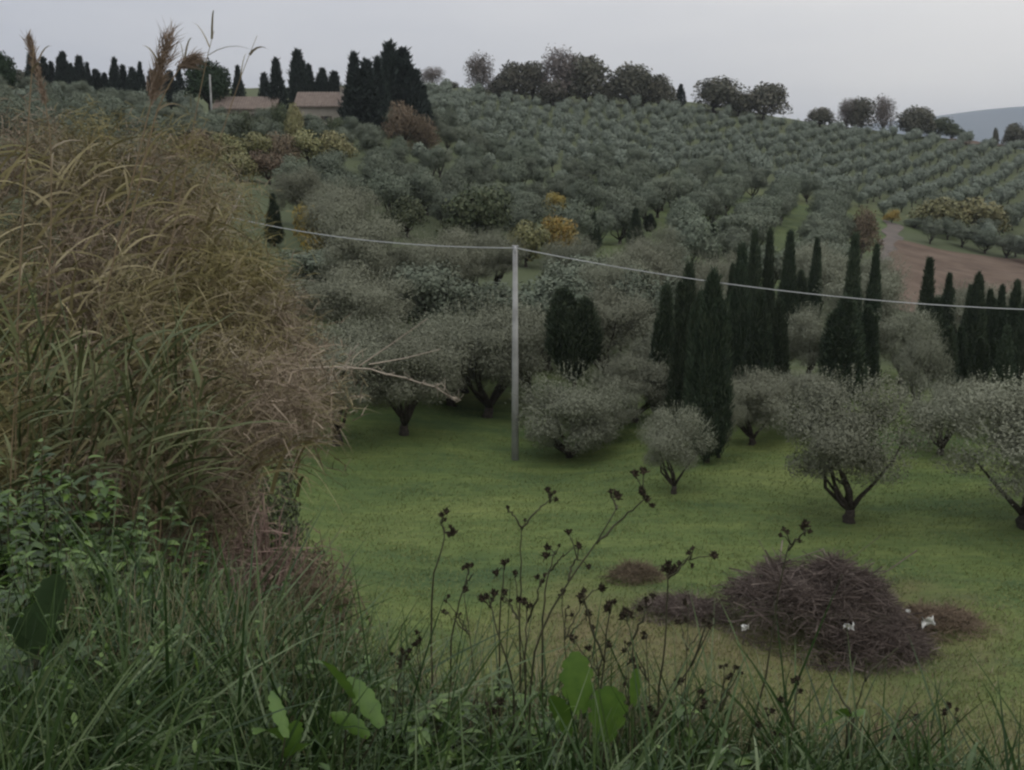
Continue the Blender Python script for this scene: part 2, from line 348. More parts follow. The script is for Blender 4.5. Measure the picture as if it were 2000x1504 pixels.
a = me.attributes.new('dry', 'FLOAT', 'POINT'); a.data.foreach_set('value', dryness(XX, YY).ravel().astype(np.float32))
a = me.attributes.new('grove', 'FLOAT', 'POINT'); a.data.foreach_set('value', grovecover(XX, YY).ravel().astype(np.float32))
tag(ob('ground', me), kind='structure')
# blue hills far beyond the valley
def hills(name, y0, y1, x0, x1, hfun):
    nx, ny = 160, 14; X, Y = np.meshgrid(np.linspace(x0, x1, nx), np.linspace(y0, y1, ny)); t = np.linspace(0, 1, ny)[:, None]
    Z = -80 + (hfun(X) + 80) * np.sin(pi * t) ** .9; i = np.arange(nx * ny).reshape(ny, nx)
    Q = np.stack([i[:-1, :-1], i[:-1, 1:], i[1:, 1:], i[1:, :-1]], -1).reshape(-1, 4)
    return tag(ob(name, build(name, np.stack([X, Y, Z], -1).reshape(-1, 3), Q, M_hill, smooth=True)), kind='structure')
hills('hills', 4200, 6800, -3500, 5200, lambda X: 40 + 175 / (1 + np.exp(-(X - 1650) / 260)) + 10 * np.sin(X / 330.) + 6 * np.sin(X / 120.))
def patch(name, pts, m, off, lab=None):
    """ground-cover patch whose corners are found on the terrain (bilinear quad patch)"""
    p = [hit(*q) for q in pts]; n = 60; s, t = np.meshgrid(np.linspace(0, 1, n), np.linspace(0, 1, n)); s = s[..., None]; t = t[..., None]
    A, B, C_, D_ = [np.array(v) for v in p]; W = (A * (1 - s) + B * s) * (1 - t) + (D_ * (1 - s) + C_ * s) * t
    W = W + .5 * np.stack([np.sin(W[..., 1] * .5), np.sin(W[..., 0] * .4)], -1)
    Z = tz(W[..., 0], W[..., 1]) + off; i = np.arange(n * n).reshape(n, n)
    Q = np.stack([i[:-1, :-1], i[:-1, 1:], i[1:, 1:], i[1:, :-1]], -1).reshape(-1, 4)
    return tag(ob(name, build(name, np.concatenate([W, Z[..., None]], -1).reshape(-1, 3), Q, m, smooth=True)), kind='structure'), p
_, field_p = patch('ploughed_field', [(1690,600),(2160,640),(2160,522),(1752,470)], M_field, .14)
patch('track', [(1690,560),(1745,590),(1762,445),(1732,430)], M_track, .08)
patch('ridge_field', [(1850,282),(1960,288),(1950,266),(1872,262)], M_field, .3)
def infield(x, y, pad=3):
    P = field_p; s = 0
    for i in range(4):
        a, b_ = P[i], P[(i + 1) % 4]; cr_ = (b_[0] - a[0]) * (y - a[1]) - (b_[1] - a[1]) * (x - a[0]); L = math.dist(a, b_)
        if cr_ / L > -pad: s += 1
    return s == 4

# ------------------------------------------------------------------ plant shapes
LOBE_OUT = [None]
def lobes_crown(n, lobes, leaf, seed, shape=(1, 1, .8), up=.4, shell=.55, base=-.25, fill=.12, ext=.62, rr=(.26, .46)):
    r = np.random.default_rng(seed)
    k = lobes; C_ = nrm(r.normal(size=(k, 3))) * (r.random((k, 1)) ** .4) * ext
    C_[:, 2] = np.where(C_[:, 2] < base, -C_[:, 2] * .5, C_[:, 2])
    R = r.uniform(*rr, k); wgt = R ** 2 / (R ** 2).sum()
    li = r.choice(k, n, p=wgt); d = rdir(n, r); rad = R[li] * (shell + (1.04 - shell) * r.random(n) ** .5)
    # twiggy unevenness: bump the radius with a cheap lattice of sines
    rad *= 1 + .16 * np.sin(d[:, 0] * 9 + li) * np.sin(d[:, 1] * 8 + li * 2) + .10 * np.sin(d[:, 2] * 17 + li)
    P = C_[li] + d * rad[:, None]
    nf = int(n * fill); P[:nf] = rdir(nf, r) * (r.random((nf, 1)) ** .4) * .75
    O = d * 1.; O[:nf] = nrm(P[:nf]); LOBE_OUT[0] = nrm(O + .6 * nrm(P)) / np.array(shape) ; P = P * np.array(shape)
    D = nrm(nrm(P) * .6 + np.array([0, 0, up]) + rdir(n, r) * .7)
    return P, D, C_ * np.array(shape)
def limbs(mb, C_, z0, r0, hscale, seed, origin=(0, 0, 0), m=1, k=6, trunk_top=None, spread=1.):
    r = np.random.default_rng(seed + 99)
    tt = trunk_top if trunk_top is not None else z0 * .55
    top = np.array([r.normal() * .06 * tt, r.normal() * .06 * tt, tt])
    rr = np.linspace(r0 * 1.35, r0 * .85, 6); rr[0] *= 1.25
    mb.add(*tube(wob((0, 0, -.25), top, 6, r0 * .18, r), rr, 8), m=m)
    for c in C_:
        end = np.array([c[0], c[1], c[2] + z0]); mid = top + (end - top) * .45 + np.array([0, 0, -.08 * z0]) + r.normal(size=3) * .05 * z0
        pa = np.array([top, (top + mid) / 2 + r.normal(size=3) * .04, mid, (mid + end) / 2 + r.normal(size=3) * .06, end])
        mb.add(*tube(pa, np.linspace(r0 * .6, r0 * .08, 5), 5), m=m)
def olive_mesh(kind, seed, R=2.3, H=5.0, trunkh=1.0):
    """returns (crown mesh, trunk mesh) in metres; base at origin"""
    n, L, W = {'near': (36000, .10, .034), 'mid': (7500, .21, .09), 'far': (900, .42, .27)}[kind]
    hz = (H - trunkh) / 2; P, D, C_ = lobes_crown(n, {'near': 46, 'mid': 26, 'far': 12}[kind], L, seed, (R / .95, R / .95, hz / .9), up=.45, base=-.55, ext={'near': .78, 'mid': .72, 'far': .55}[kind], rr={'near': (.13, .30), 'mid': (.18, .34), 'far': (.3, .46)}[kind], shell={'near': .35, 'mid': .5, 'far': .75}[kind], fill=.16)
    P[:, 2] += trunkh + hz; O = LOBE_OUT[0]
    r = np.random.default_rng(seed)
    if kind == 'near':   # upright water shoots over the top of the crown
        ns_ = 220; o = rdir(ns_, r); o[:, 2] = np.abs(o[:, 2]) ; o = o * np.array([R * .8, R * .8, hz * .85]) + [0, 0, trunkh + hz]
        t_ = np.tile(np.linspace(0, .75, 9), ns_)[:, None]; dd = np.repeat(nrm(nrm(o - [0, 0, trunkh + hz]) * .6 + [0, 0, .7] + .25 * r.normal(size=(ns_, 3))), 9, 0)
        O = np.r_[O, dd + rdir(len(dd), r)]; P = np.r_[P, np.repeat(o, 9, 0) + dd * t_]; D = np.r_[D, nrm(dd + rdir(len(dd), r) * .6)]
    n = len(P)
    V, Q = outcards(P, O, D, L * r.uniform(.7, 1.3, n), W * r.uniform(.7, 1.3, n), {'near': 1.3, 'mid': 2.0, 'far': 2.4}[kind], r)
    cm = MB().add(V, Q, m=0)
    tm = MB(); sel = C_[np.argsort(-np.abs(C_[:, 0]))][:8] if kind != 'far' else C_[:2]
    limbs(tm, sel * .8, trunkh + hz, .16 if kind != 'far' else .17, 1, seed, m=0, trunk_top=trunkh * .5)
    return cm, tm
OL = {}
for kind, k in (('near', 4), ('mid', 4)):
    OL[kind] = []
    for i in range(k):
        cm, tm = olive_mesh(kind, 100 + i * 7, trunkh=.9)
        OL[kind].append((cm.mesh('crown', [M_olive if kind == 'near' else M_olivemid]), tm.mesh('trunk', [M_bark], True)))
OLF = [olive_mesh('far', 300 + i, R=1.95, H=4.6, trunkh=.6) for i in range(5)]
def merge(a, b_, name, ms):
    mb = MB()
    for k_, q in enumerate((a, b_)):
        off = 0
        mb.add(np.concatenate(q.V), np.concatenate(q.Q) if q.Q else None, np.concatenate(q.T) if q.T else None, m=k_)
    return mb
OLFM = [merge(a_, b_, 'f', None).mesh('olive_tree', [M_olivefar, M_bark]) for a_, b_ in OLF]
bush_c, bush_t = olive_mesh('near', 555, R=2.1, H=4.0, trunkh=.15); BUSH = (bush_c.mesh('crown', [M_olive]), bush_t.mesh('trunk', [M_bark], True))

def place_tree(name, meshes, x, y, sx, sz, rz, label, cat, group=None, lean=0):
    e = ob(name, None, loc=(x, y, gz(x, y)), rz=rz); e.empty_display_size = .5
    e.scale = (sx, sx, sz)
    if lean: e.rotation_euler = (0, lean, rz)
    for nm, me in zip(('crown', 'trunk'), meshes): ob(nm, me, e)
    return tag(e, label, cat, group)
taken = []; show = []
def olive_at(px, depth, top_py, wpx, label, var=0, kind='near', lean=0, py=None, meshes=None, group='olive trees round the meadow'):
    x, y = (xat(px, depth, -12.5), depth) if py is None else hit(px, py)
    z = gz(x, y); H = at(px, top_py, y)[2] - z; R = wpx / F * (y * .98 + 2.6) / 2
    ms = meshes or OL[kind][var % 4]; hm = 4.0 if meshes is BUSH else 5.0
    taken.append((x, y, R))
    return place_tree('olive_tree', ms, x, y, R / 2.3 * 1.22, H / hm * .99, random.uniform(0, 6.28), label, 'olive tree', group, lean)

# ------------------------------------------------------------------ cypresses
def cypress_mesh(seed, n, spires, L, W, H=8., R=1.1, blunt=.5):
    r = np.random.default_rng(seed); Ps = []; Ds = []
    for s in range(spires):
        if s == 0: cx = cy = 0; h = H; rr = R * (.82 if spires > 1 else 1)
        else:
            a_ = r.uniform(0, 6.28); cx, cy = cos(a_) * R * .48, sin(a_) * R * .48; h = H * r.uniform(.6, .93); rr = R * (r.uniform(.35, .6) if blunt > 0 else r.uniform(.24, .38))
        m = int(n * (1 if s == 0 else .35)); t = r.random(m) ** .85; an = r.uniform(0, 6.28, m)
        prof = rr * np.minimum(1, (t + .008) / .20) ** .8 * np.maximum(0, 1 - t) ** abs(blunt) * 1.12
        if blunt < 0: prof = rr * np.maximum(0, np.sin(pi * np.clip(t * .97 + .02, 0, 1) ** 1.25)) ** .7 * (1.25 if s == 0 else 1.05)
        prof = prof * (1 + .26 * np.sin(an * 4 + s) * np.sin(t * 8 + an * 2 + s) + .16 * np.sin(an * 11 + t * 30)) * (.6 + .45 * r.random(m) ** .4)
        if blunt < 0: h = H * r.uniform(.72, 1); prof = prof * (.7 if s == 0 else 1.2); kx = np.clip(t * 1.5, 0, 1) * 1.5
        else: kx = 1
        P = np.stack([cx * kx + np.cos(an) * prof, cy * kx + np.sin(an) * prof, .35 + t * (h - .5) + (H * .36 * (1 - t) if blunt < 0 else 0)], -1)
        P += r.normal(size=P.shape) * [.09, .09, .12]
        D = nrm(np.stack([np.cos(an) * .35, np.sin(an) * .35, np.ones(m)], -1) + rdir(m, r) * .5)
        Ps.append(P); Ds.append(D)
    P = np.concatenate(Ps); D = np.concatenate(Ds); n_ = len(P)
    V, Q = cards(P, D, L * r.uniform(.6, 1.4, n_), W * r.uniform(.6, 1.4, n_)); c_ = MB().add(V, Q)
    t_ = MB().add(*tube(wob((0, 0, -.3), (0, 0, H * .75), 6, .03, r), np.linspace(.17, .03, 6), 7))
    return c_, t_
CY = []
for i, (sp, bl) in enumerate([(3, .95), (4, .8), (8, .62), (3, 1.0), (15, -1)]):
    a_, b_ = cypress_mesh(40 + i, 15000, sp, .30, .05, blunt=bl); CY.append((a_.mesh('crown', [M_cyp]), b_.mesh('trunk', [M_bark], True)))
CYF = []
for i, (sp, bl) in enumerate([(1, 1.0), (3, .7), (2, 1.1), (5, .6)]):
    a_, b_ = cypress_mesh(70 + i, 2600, sp, .55, .16, blunt=bl, R=1.35); CYF.append((a_.mesh('crown', [M_cypfar]), b_.mesh('trunk', [M_bark], True)))
def cyp_at(px, depth, top_py, wpx, label, var=0, far=False, group='cypresses behind the meadow olives', py=None):
    x, y = (xat(px, depth, -10), depth) if py is None else hit(px, py)
    z = gz(x, y); H = at(px, top_py, y)[2] - z; R = wpx / F * (y * .98 + 2) / 2
    lib = CYF if far else CY
    if not far: show.append((x, y, R, z + H * .35, 12 if y < 100 else 26))
    taken.append((x, y, R * .6))
    return place_tree('cypress_tree', lib[var % len(lib)], x, y, R / (1.35 if far else 1.1) * (1.08 if far else 1.12), H / 8., random.uniform(0, 6.28), label, 'cypress', group)

# ------------------------------------------------------------------ broadleaf and pine
def broad_mesh(seed, n, L, W, lobes=14, mat_=None, shape=(1, 1, .85), trunk=.02, R=5., H=11., shell=.6, fill=.14, base=-1.2):
    th = H * trunk; hz = (H - th) / 2; P, D, C_ = lobes_crown(n, lobes, L, seed, (R / .95, R / .95, hz / .92), up=.2, shell=shell, fill=fill, base=base)
    lo = np.clip(-P[:, 2] / hz, 0, 1); P[:, :2] *= (1 + .55 * lo)[:, None]; P[:, 2] += th + hz; r = np.random.default_rng(seed); O = LOBE_OUT[0]
    V, Q = outcards(P, O, D, L * r.uniform(.6, 1.4, len(P)), W * r.uniform(.6, 1.4, len(P)), 1.2, r); c_ = MB().add(V, Q)
    t_ = MB(); limbs(t_, C_ * .95, th + hz, R * .055, 1, seed, m=0, trunk_top=max(th, H * .12)); return c_.mesh('crown', [mat_]), t_.mesh('trunk', [M_bark], True)
OAK = [broad_mesh(11, 4200, .75, .42, 16, M_oak), broad_mesh(12, 3600, .75, .42, 12, M_oak), broad_mesh(13, 4500, .7, .4, 20, M_oak)]
BARE = [broad_mesh(21, 2600, .6, .20, 14, M_bare, shell=.25, fill=.2), broad_mesh(22, 3400, .6, .22, 18, M_bare, shell=.3, fill=.2)]
PINE = [broad_mesh(31, 5200, .7, .3, 22, M_pine, trunk=.22, H=10, shell=.6, fill=.2)]
YEL = [broad_mesh(41, 3000, .6, .36, 10, M_yel, trunk=.06, H=9), broad_mesh(42, 3000, .6, .36, 14, M_yel, trunk=.05, H=9)]
YLG = [broad_mesh(51, 3000, .65, .38, 12, M_ylg, trunk=.04, H=8), broad_mesh(52, 3000, .65, .38, 16, M_ylg, trunk=.04, H=8)]
DKG = [broad_mesh(61, 4500, .6, .32, 16, M_dkg, trunk=.05, H=9), broad_mesh(62, 4500, .6, .32, 12, M_dkg, trunk=.05, H=9)]
BRN = [broad_mesh(71, 3000, .7, .22, 14, M_brn, trunk=.04, H=8, shell=.3), broad_mesh(72, 3000, .7, .22, 10, M_brn, trunk=.04, H=8, shell=.3)]
HT = {id(OAK): 11, id(BARE): 11, id(PINE): 10, id(YEL): 9, id(YLG): 8, id(DKG): 9, id(BRN): 8}
def broad_at(name, lib, px, depth, top_py, wpx, label, cat, var=0, group=None, pad=.7):
    x, y = xat(px, depth, 5), depth
    z = gz(x, y); H = max(.8, at(px, top_py, y)[2] - z); R = wpx / F * (y * .98 + 2) / 2
    taken.append((x, y, R * pad)); show.append((x, y, R, z + H * .55, 30))
    return place_tree(name, lib[var % len(lib)], x, y, R / 5. * 1.08, H / HT[id(lib)] * 1.06, random.uniform(0, 6.28), label, cat, group)

# ------------------------------------------------------------------ olives that ring the meadow (each named by what it stands beside)
olive_at(660, 47, 640, 230, 'dark-trunked olive tree at the left end of the meadow edge, beside the reeds', 0, py=868)
olive_at(790, 49, 625, 215, 'olive tree with a thin bent trunk, second from the reeds at the meadow edge', 1, py=852)
olive_at(880, 55, 640, 200, 'olive tree with a short stump-like trunk between two taller olives left of the pole', 2)
olive_at(955, 53, 585, 215, 'olive tree with a tall forked trunk just left of the concrete pole', 3, lean=.05, py=818)
olive_at(1112, 46, 720, 200, 'bushy low olive whose crown reaches the grass just right of the concrete pole', meshes=BUSH, py=897)
olive_at(1240, 52, 690, 165, 'olive tree right of the lone rounded cypress, behind the small two-stemmed olive', 1)
olive_at(1316, 40, 795, 128, 'small olive with two thin pale stems standing out on the meadow', 2, py=965)
olive_at(1402, 45, 755, 90, 'narrow straggly olive at the foot of the tallest cypress group', 3)
olive_at(1470, 48, 725, 150, 'wide olive right of the tallest cypress group, in its shade', 0)
olive_at(1560, 50, 722, 170, 'olive partly hidden by the big round olive, on its left', 1)
olive_at(1657, 37, 735, 262, 'big round silver-grey olive on a forked dark trunk in the right of the meadow', 2, py=1022)
olive_at(1838, 45, 745, 150, 'olive between the big round olive and the bright one at the right edge', 3)
olive_at(2000, 36.5, 740, 320, 'bright silvery olive cut by the right edge of the photo', 0)
olive_at(1430, 53, 745, 130, 'olive half hidden behind the shaded cypress trunks', 2)
BG = 'olive trees round the meadow'
olive_at(722, 54, 630, 200, 'olive with a dark trunk in deep shade behind the first two at the left', 1)
olive_at(1035, 57, 600, 200, 'olive whose crown fills the space directly behind the pole foot', 0)
olive_at(905, 58, 600, 190, 'olive in the shade behind the short-trunked one', 3)
olive_at(1185, 49, 745, 120, 'low olive between the bushy one and the small two-stemmed one', 1)
olive_at(1500, 54, 735, 150, 'low olive in front of the short cypresses of the tall row', 2)
olive_at(1900, 50, 740, 150, 'low olive below the far right cypress group', 1)
# second rank: looser crowns between cypresses and pole
second = [(560, 60, 545, 210, 'olive whose crown shows above the dark-trunked olive beside the reeds'),
 (700, 62, 520, 200, 'broad grey olive crown above the second meadow-edge olive'),
 (835, 66, 500, 180, 'grey olive crown under the cable, left of the concrete pole'),
 (1070, 64, 520, 190, 'olive crown directly behind the concrete pole and below the cable'),
 (1190, 62, 560, 190, 'olive crown showing behind and right of the lone rounded cypress'),
 (1255, 68, 520, 150, 'olive crown left of the first cypress of the tall row'),
 (1575, 60, 600, 110, 'pale olive crown seen in the gap between two cypress groups'),
 (1760, 60, 595, 120, 'thin olive right of the pair of tall dark cypresses'),
 (1790, 50, 640, 90, 'slim olive with a yellowish stem in the gap before the right-hand cypresses'),
 (960, 74, 545, 150, 'olive crown in the dark gap above the tall forked olive'),
 (640, 76, 480, 170, 'olive crown just under the cable near the yellow shrub'),
 (1130, 80, 485, 160, 'olive crown above the cable, right of the pole top')]
for i, (px, d, tp, wd, lb) in enumerate(second): olive_at(px, d, tp, wd, lb, i, kind='near' if d < 64 else 'mid')

# ------------------------------------------------------------------ cypresses
cyp_at(1120, 50, 568, 80, 'lone rounded many-tipped cypress right of the concrete pole', 4, group=None)
cl = [(1298, 53, 562, 66, 'left-most cypress of the tall dark row, shorter than its neighbours', 3),
 (1340, 50, 520, 62, 'pointed cypress second from the left of the tall dark row', 0),
 (1384, 44, 538, 76, 'widest cypress of the row with its trunk standing on the meadow grass', 2),
 (1442, 58, 482, 52, 'cypress just right of the widest one, with a blunt tip under the cable', 1),
 (1466, 63, 455, 42, 'tall slim cypress, left of a matching pair behind the cable', 0),
 (1496, 64, 455, 40, 'tall slim cypress, right of a matching pair behind the cable', 0),
 (1480, 55, 570, 60, 'cypress with a ragged side below the matching slim pair', 1),
 (1518, 57, 588, 46, 'short cypress ending the tall dark row at its right', 3),
 (1538, 78, 455, 44, 'cypress with a sharp tip standing apart behind the row, above the cable', 0),
 (1563, 82, 530, 34, 'small cypress tucked against the right of the sharp-tipped one', 1),
 (1591, 84, 468, 32, 'narrow cypress on the right of the group in the gap', 0),
 (1660, 63, 462, 48, 'tallest cypress of the right-centre pair, cable crossing its middle', 0),
 (1702, 64, 482, 40, 'slimmer cypress of the right-centre pair', 3),
 (1648, 57, 582, 80, 'broad brown-edged cypress in front of the right-centre pair', 2),
 (1692, 59, 600, 50, 'low cypress squeezed beside the broad brown-edged one', 1),
 (1390, 112, 440, 30, 'small cypress alone among olives above the tall dark row', 0),
 (1240, 124, 408, 34, 'dark small cypress at the end of the green strip on the slope', 3),
 (1157, 122, 412, 32, 'small dark cypress right of the orange-yellow tree', 3),
 (1270, 140, 418, 26, 'tiny cypress right beside the one at the green strip', 0),
 (540, 84, 380, 32, 'small dark cypress left of the bright yellow shrub', 3),
 (1808, 70, 508, 46, 'pointed cypress left-most of the far right group, in front of the brown field', 0),
 (1826, 62, 585, 46, 'cypress below the left-most one of the far right group', 3),
 (1853, 84, 536, 34, 'rounded small cypress between two pointed ones against the brown field', 3),
 (1852, 60, 640, 46, 'dark lower cypress above the olive at right', 1),
 (1876, 61, 640, 36, 'thin dark lower cypress second in the right group', 0),
 (1905, 66, 538, 42, 'cypress with a double tip in the far right group', 2),
 (1930, 68, 568, 34, 'narrow cypress third from the right edge', 0),
 (1916, 60, 660, 40, 'short cypress at the foot of the double-tipped one', 1),
 (1952, 66, 560, 36, 'narrow cypress second from the right edge', 3),
 (1893, 74, 560, 30, 'slim cypress just left of the double-tipped one', 0),
 (1965, 58, 640, 40, 'short cypress in front of the narrow right-edge ones', 1),
 (1426, 62, 520, 36, 'narrow cypress showing between the widest one and its neighbour', 3),
 (1362, 48, 575, 50, 'cypress squeezed between the pointed one and the widest one', 1),
 (1978, 62, 552, 44, 'sharp tall cypress next to the right edge', 0),
 (2002, 60, 570, 50, 'cypress cut by the right edge of the photo', 1)]
for a_ in cl: cyp_at(a_[0], a_[1], a_[2], a_[3], a_[4], a_[5])
# skyline cypresses on the left ridge
SK = 'cypresses along the left skyline'
sk = [(84, 112, 26), (108, 120, 24), (122, 128, 22), (145, 110, 26), (160, 132, 20), (176, 118, 26), (191, 130, 20), (206, 143, 24), (222, 150, 24), (243, 122, 22), (258, 135, 26), (276, 140, 24), (291, 130, 20), (312, 145, 24), (329, 136, 18), (346, 146, 28), (365, 138, 20)]
nth = ['first', 'second', 'third', 'fourth', 'fifth', 'sixth', 'seventh', 'eighth', 'ninth', 'tenth', 'eleventh', 'twelfth', 'thirteenth', 'fourteenth', 'fifteenth', 'sixteenth', 'seventeenth', 'eighteenth']
for i, (px, tp, wd) in enumerate(sk):
    cyp_at(px, 218 + (i * 37 % 11), tp - 6, wd * 1.1, 'dark skyline cypress, %s from the left in the row before the umbrella pine' % nth[i], i, True, SK)
hc = [(477, 132, 26, 206, 'slim cypress standing before the roof of the low outbuilding', 0), (527, 145, 26, 225, 'small cypress behind the gap between the two roofs', 1), (551, 118, 36, 204, 'pointed cypress at the left end of the farmhouse roof', 0),
      (592, 102, 40, 226, 'tallest cypress directly behind the farmhouse roof', 1), (612, 128, 30, 228, 'cypress right of the tallest one behind the farmhouse', 0), (638, 136, 26, 228, 'blunt cypress behind the right half of the farmhouse roof', 3), (660, 142, 34, 226, 'low wide cypress behind the right end of the farmhouse roof', 1)]
for px, tp, wd, d, lb, v in hc: cyp_at(px, d, tp, wd * 1.1, lb, v, True, 'cypresses round the farmhouse')
bc = [(700, 108, 44, 190, 'left-most spire of the big black cypress clump beside the farmhouse', 0), (722, 122, 50, 188, 'thick cypress, second in the big black clump', 1), (744, 116, 42, 192, 'cypress in the middle of the big black clump', 0), (712, 140, 60, 186, 'low broad cypress at the front of the big black clump', 3),
      (768, 88, 52, 196, 'tallest cypress of the big black clump, its tip highest on the skyline', 1), (792, 100, 56, 197, 'broad cypress right of the tallest one in the black clump', 3), (815, 140, 44, 198, 'sloping cypress at the right end of the black clump', 1), (831, 170, 30, 199, 'smallest cypress trailing off right of the black clump', 0)]
for px, tp, wd, d, lb, v in bc: cyp_at(px, d, tp, wd * 1.15, lb, v, True, 'big cypress clump beside the farmhouse')

# ------------------------------------------------------------------ ridge and slope trees
broad_at('pine_tree', PINE, 412, 205, 112, 96, 'round dark umbrella pine on the skyline left of the outbuilding', 'pine')
broad_at('pine_tree', PINE, 2, 190, 92, 80, 'dark pine cut by the left edge of the photo', 'pine')
broad_at('broadleaf_tree', OAK, 48, 235, 132, 52, 'blue-grey low tree beside the left-edge pine', 'tree', 1)
RG = 'trees along the ridge'
rg = [(BARE, 846, 330, 134, 54, 'pale bare tree right of the black cypress clump on the ridge', 0), (BARE, 938, 335, 112, 62, 'pinkish-grey half-bare tree, left of the tall ridge oaks', 1), (OAK, 880, 345, 165, 40, 'low shrub-like tree in the dip of the ridge', 0),
 (OAK, 1000, 335, 122, 62, 'dark ridge oak right of the pinkish half-bare tree', 1), (OAK, 1040, 340, 120, 60, 'middle ridge oak with sky showing through its crown', 0), (BARE, 1100, 335, 100, 84, 'tall thinning oak on the ridge, left half of the highest crown', 1), (OAK, 1142, 337, 112, 90, 'tall dark oak on the ridge, right half of the highest crown', 2),
 (OAK, 1080, 332, 160, 60, 'low dark undergrowth tree beneath the tallest ridge oaks', 0), (OAK, 1228, 340, 130, 84, 'smooth domed greenish oak right of the tallest ridge oaks', 2), (OAK, 1284, 342, 148, 64, 'dark oak sloping down right of the domed greenish one', 1), (OAK, 975, 336, 160, 50, 'low undergrowth left of the dark ridge oak', 1), (OAK, 1180, 338, 165, 50, 'low undergrowth between the highest oak and the domed one', 2), (OAK, 1255, 341, 165, 50, 'low undergrowth under the domed greenish oak', 0),
 (OAK, 1392, 352, 156, 92, 'round dark oak, first of a pair on the falling ridge', 2), (OAK, 1440, 354, 185, 50, 'low dark tree joining the pair of round oaks', 0), (OAK, 1490, 356, 164, 86, 'round dark oak, second of a pair on the falling ridge', 1), (OAK, 1600, 362, 214, 56, 'small brownish tree on the ridge between two larger groups', 0),
 (BARE, 1652, 366, 194, 42, 'thin see-through tree left of the brown ridge oak', 0), (OAK, 1682, 366, 196, 56, 'brown ridge oak in the group of three', 2), (BARE, 1722, 368, 194, 48, 'open-crowned tree, right of the brown ridge oak', 1), (OAK, 1786, 368, 214, 66, 'dark green round tree near where the blue hills begin', 2),
 (DKG, 1826, 372, 236, 60, 'low green scrub tree sliding down to the ridge field', 0), (DKG, 1858, 378, 250, 44, 'last low scrub tree before the ridge field', 1), (OAK, 1981, 385, 243, 42, 'dark tree at the right end of the ridge field', 0), (OAK, 1944, 392, 254, 12, 'tiny upright tree on the ridge field', 1), (OAK, 2020, 380, 256, 60, 'dark tree cut by the right edge on the ridge', 2)]
for lib, px, d, tp, wd, lb, v in rg:
    if d: broad_at('ridge_tree', lib, px, d - 8, tp - 8, wd * 1.12, lb, 'tree', v, RG)
cyp_at(1324, 345, 166, 22, 'small pointed tree alone on the ridge right of the domed oak group', 0, True, RG)
# coloured trees and scrub on the slope
sl_ = [(YEL, 'autumn_tree', 597, 82, 396, 68, 'bright yellow small tree right of a small dark cypress', 0), (YEL, 'autumn_tree', 1094, 112, 418, 82, 'orange-yellow tree left of two small cypresses', 1), (YEL, 'autumn_tree', 1085, 150, 374, 52, 'small orange shrub on the slope above the orange-yellow tree', 0),
 (YLG, 'autumn_tree', 1028, 108, 425, 96, 'yellow-green shrub against the left of the orange-yellow tree', 0), (DKG, 'broadleaf_tree', 938, 112, 360, 125, 'big deep green tree in the middle of the olive slope', 0), (DKG, 'broadleaf_tree', 790, 108, 385, 100, 'dark olive-green tree left of the big deep green one', 1),
 (YLG, 'autumn_tree', 1845, 196, 388, 120, 'pale yellow rounded tree above the brown field, left of the two', 1), (YLG, 'autumn_tree', 1930, 197, 382, 120, 'pale yellow rounded tree above the brown field, right of the two', 0), (YEL, 'autumn_tree', 1755, 196, 408, 30, 'small orange tree at the top of the bare track', 0),
 (BRN, 'brown_shrub', 790, 178, 195, 74, 'brown bare shrub at the foot of the black cypress clump', 0), (BRN, 'brown_shrub', 830, 178, 226, 70, 'rusty shrub right of the brown bare one', 1),
 (YLG, 'autumn_tree', 575, 160, 205, 44, 'yellow-green shrub before the left end of the farmhouse', 1), (BRN, 'brown_shrub', 1700, 150, 405, 70, 'greyish brown thicket left of the bare track', 1)]
for lib, nm, px, d, tp, wd, lb, v in sl_: broad_at(nm, lib, px, d, tp, wd, lb, 'tree' if 'tree' in nm else 'shrub', v, 'coloured trees on the slope', pad=.9)
YG = 'yellow-green scrub below the farmhouse'
for i, (px, d, tp, wd) in enumerate([(380, 128, 250, 90), (430, 132, 262, 90), (490, 140, 255, 90), (545, 142, 258, 80), (600, 145, 250, 85), (650, 146, 258, 80), (520, 120, 292, 90), (455, 118, 300, 90), (15, 110, 270, 80), (345, 112, 300, 90), (110, 112, 265, 70)]):
    broad_at('scrub_bush', YLG if i % 3 else BRN, px, d, tp, wd, '%s rough scrub bush in the band below the farm, %s of eleven' % ('yellow-green' if i % 3 else 'brown', nth[i]), 'shrub', i, YG)
HB = 'silvery bushes along the brown field'
for i, (px, d, tp, wd) in enumerate([(1785, 196, 425, 50), (1880, 182, 432, 62), (1925, 180, 446, 60), (1968, 176, 452, 60), (2010, 172, 458, 60)]):
    x, y = xat(px, d, -14), d; R = wd / F * y / 2; taken.append((x, y, R)); H = at(px, tp, y)[2] - gz(x, y)
    place_tree('hedge_bush', OL['mid'][i % 4], x, y, R / 2.3 * 1.1, H / 5, i, 'silvery rounded bush in the hedge above the brown field, %s from its left' % nth[i], 'bush', HB)

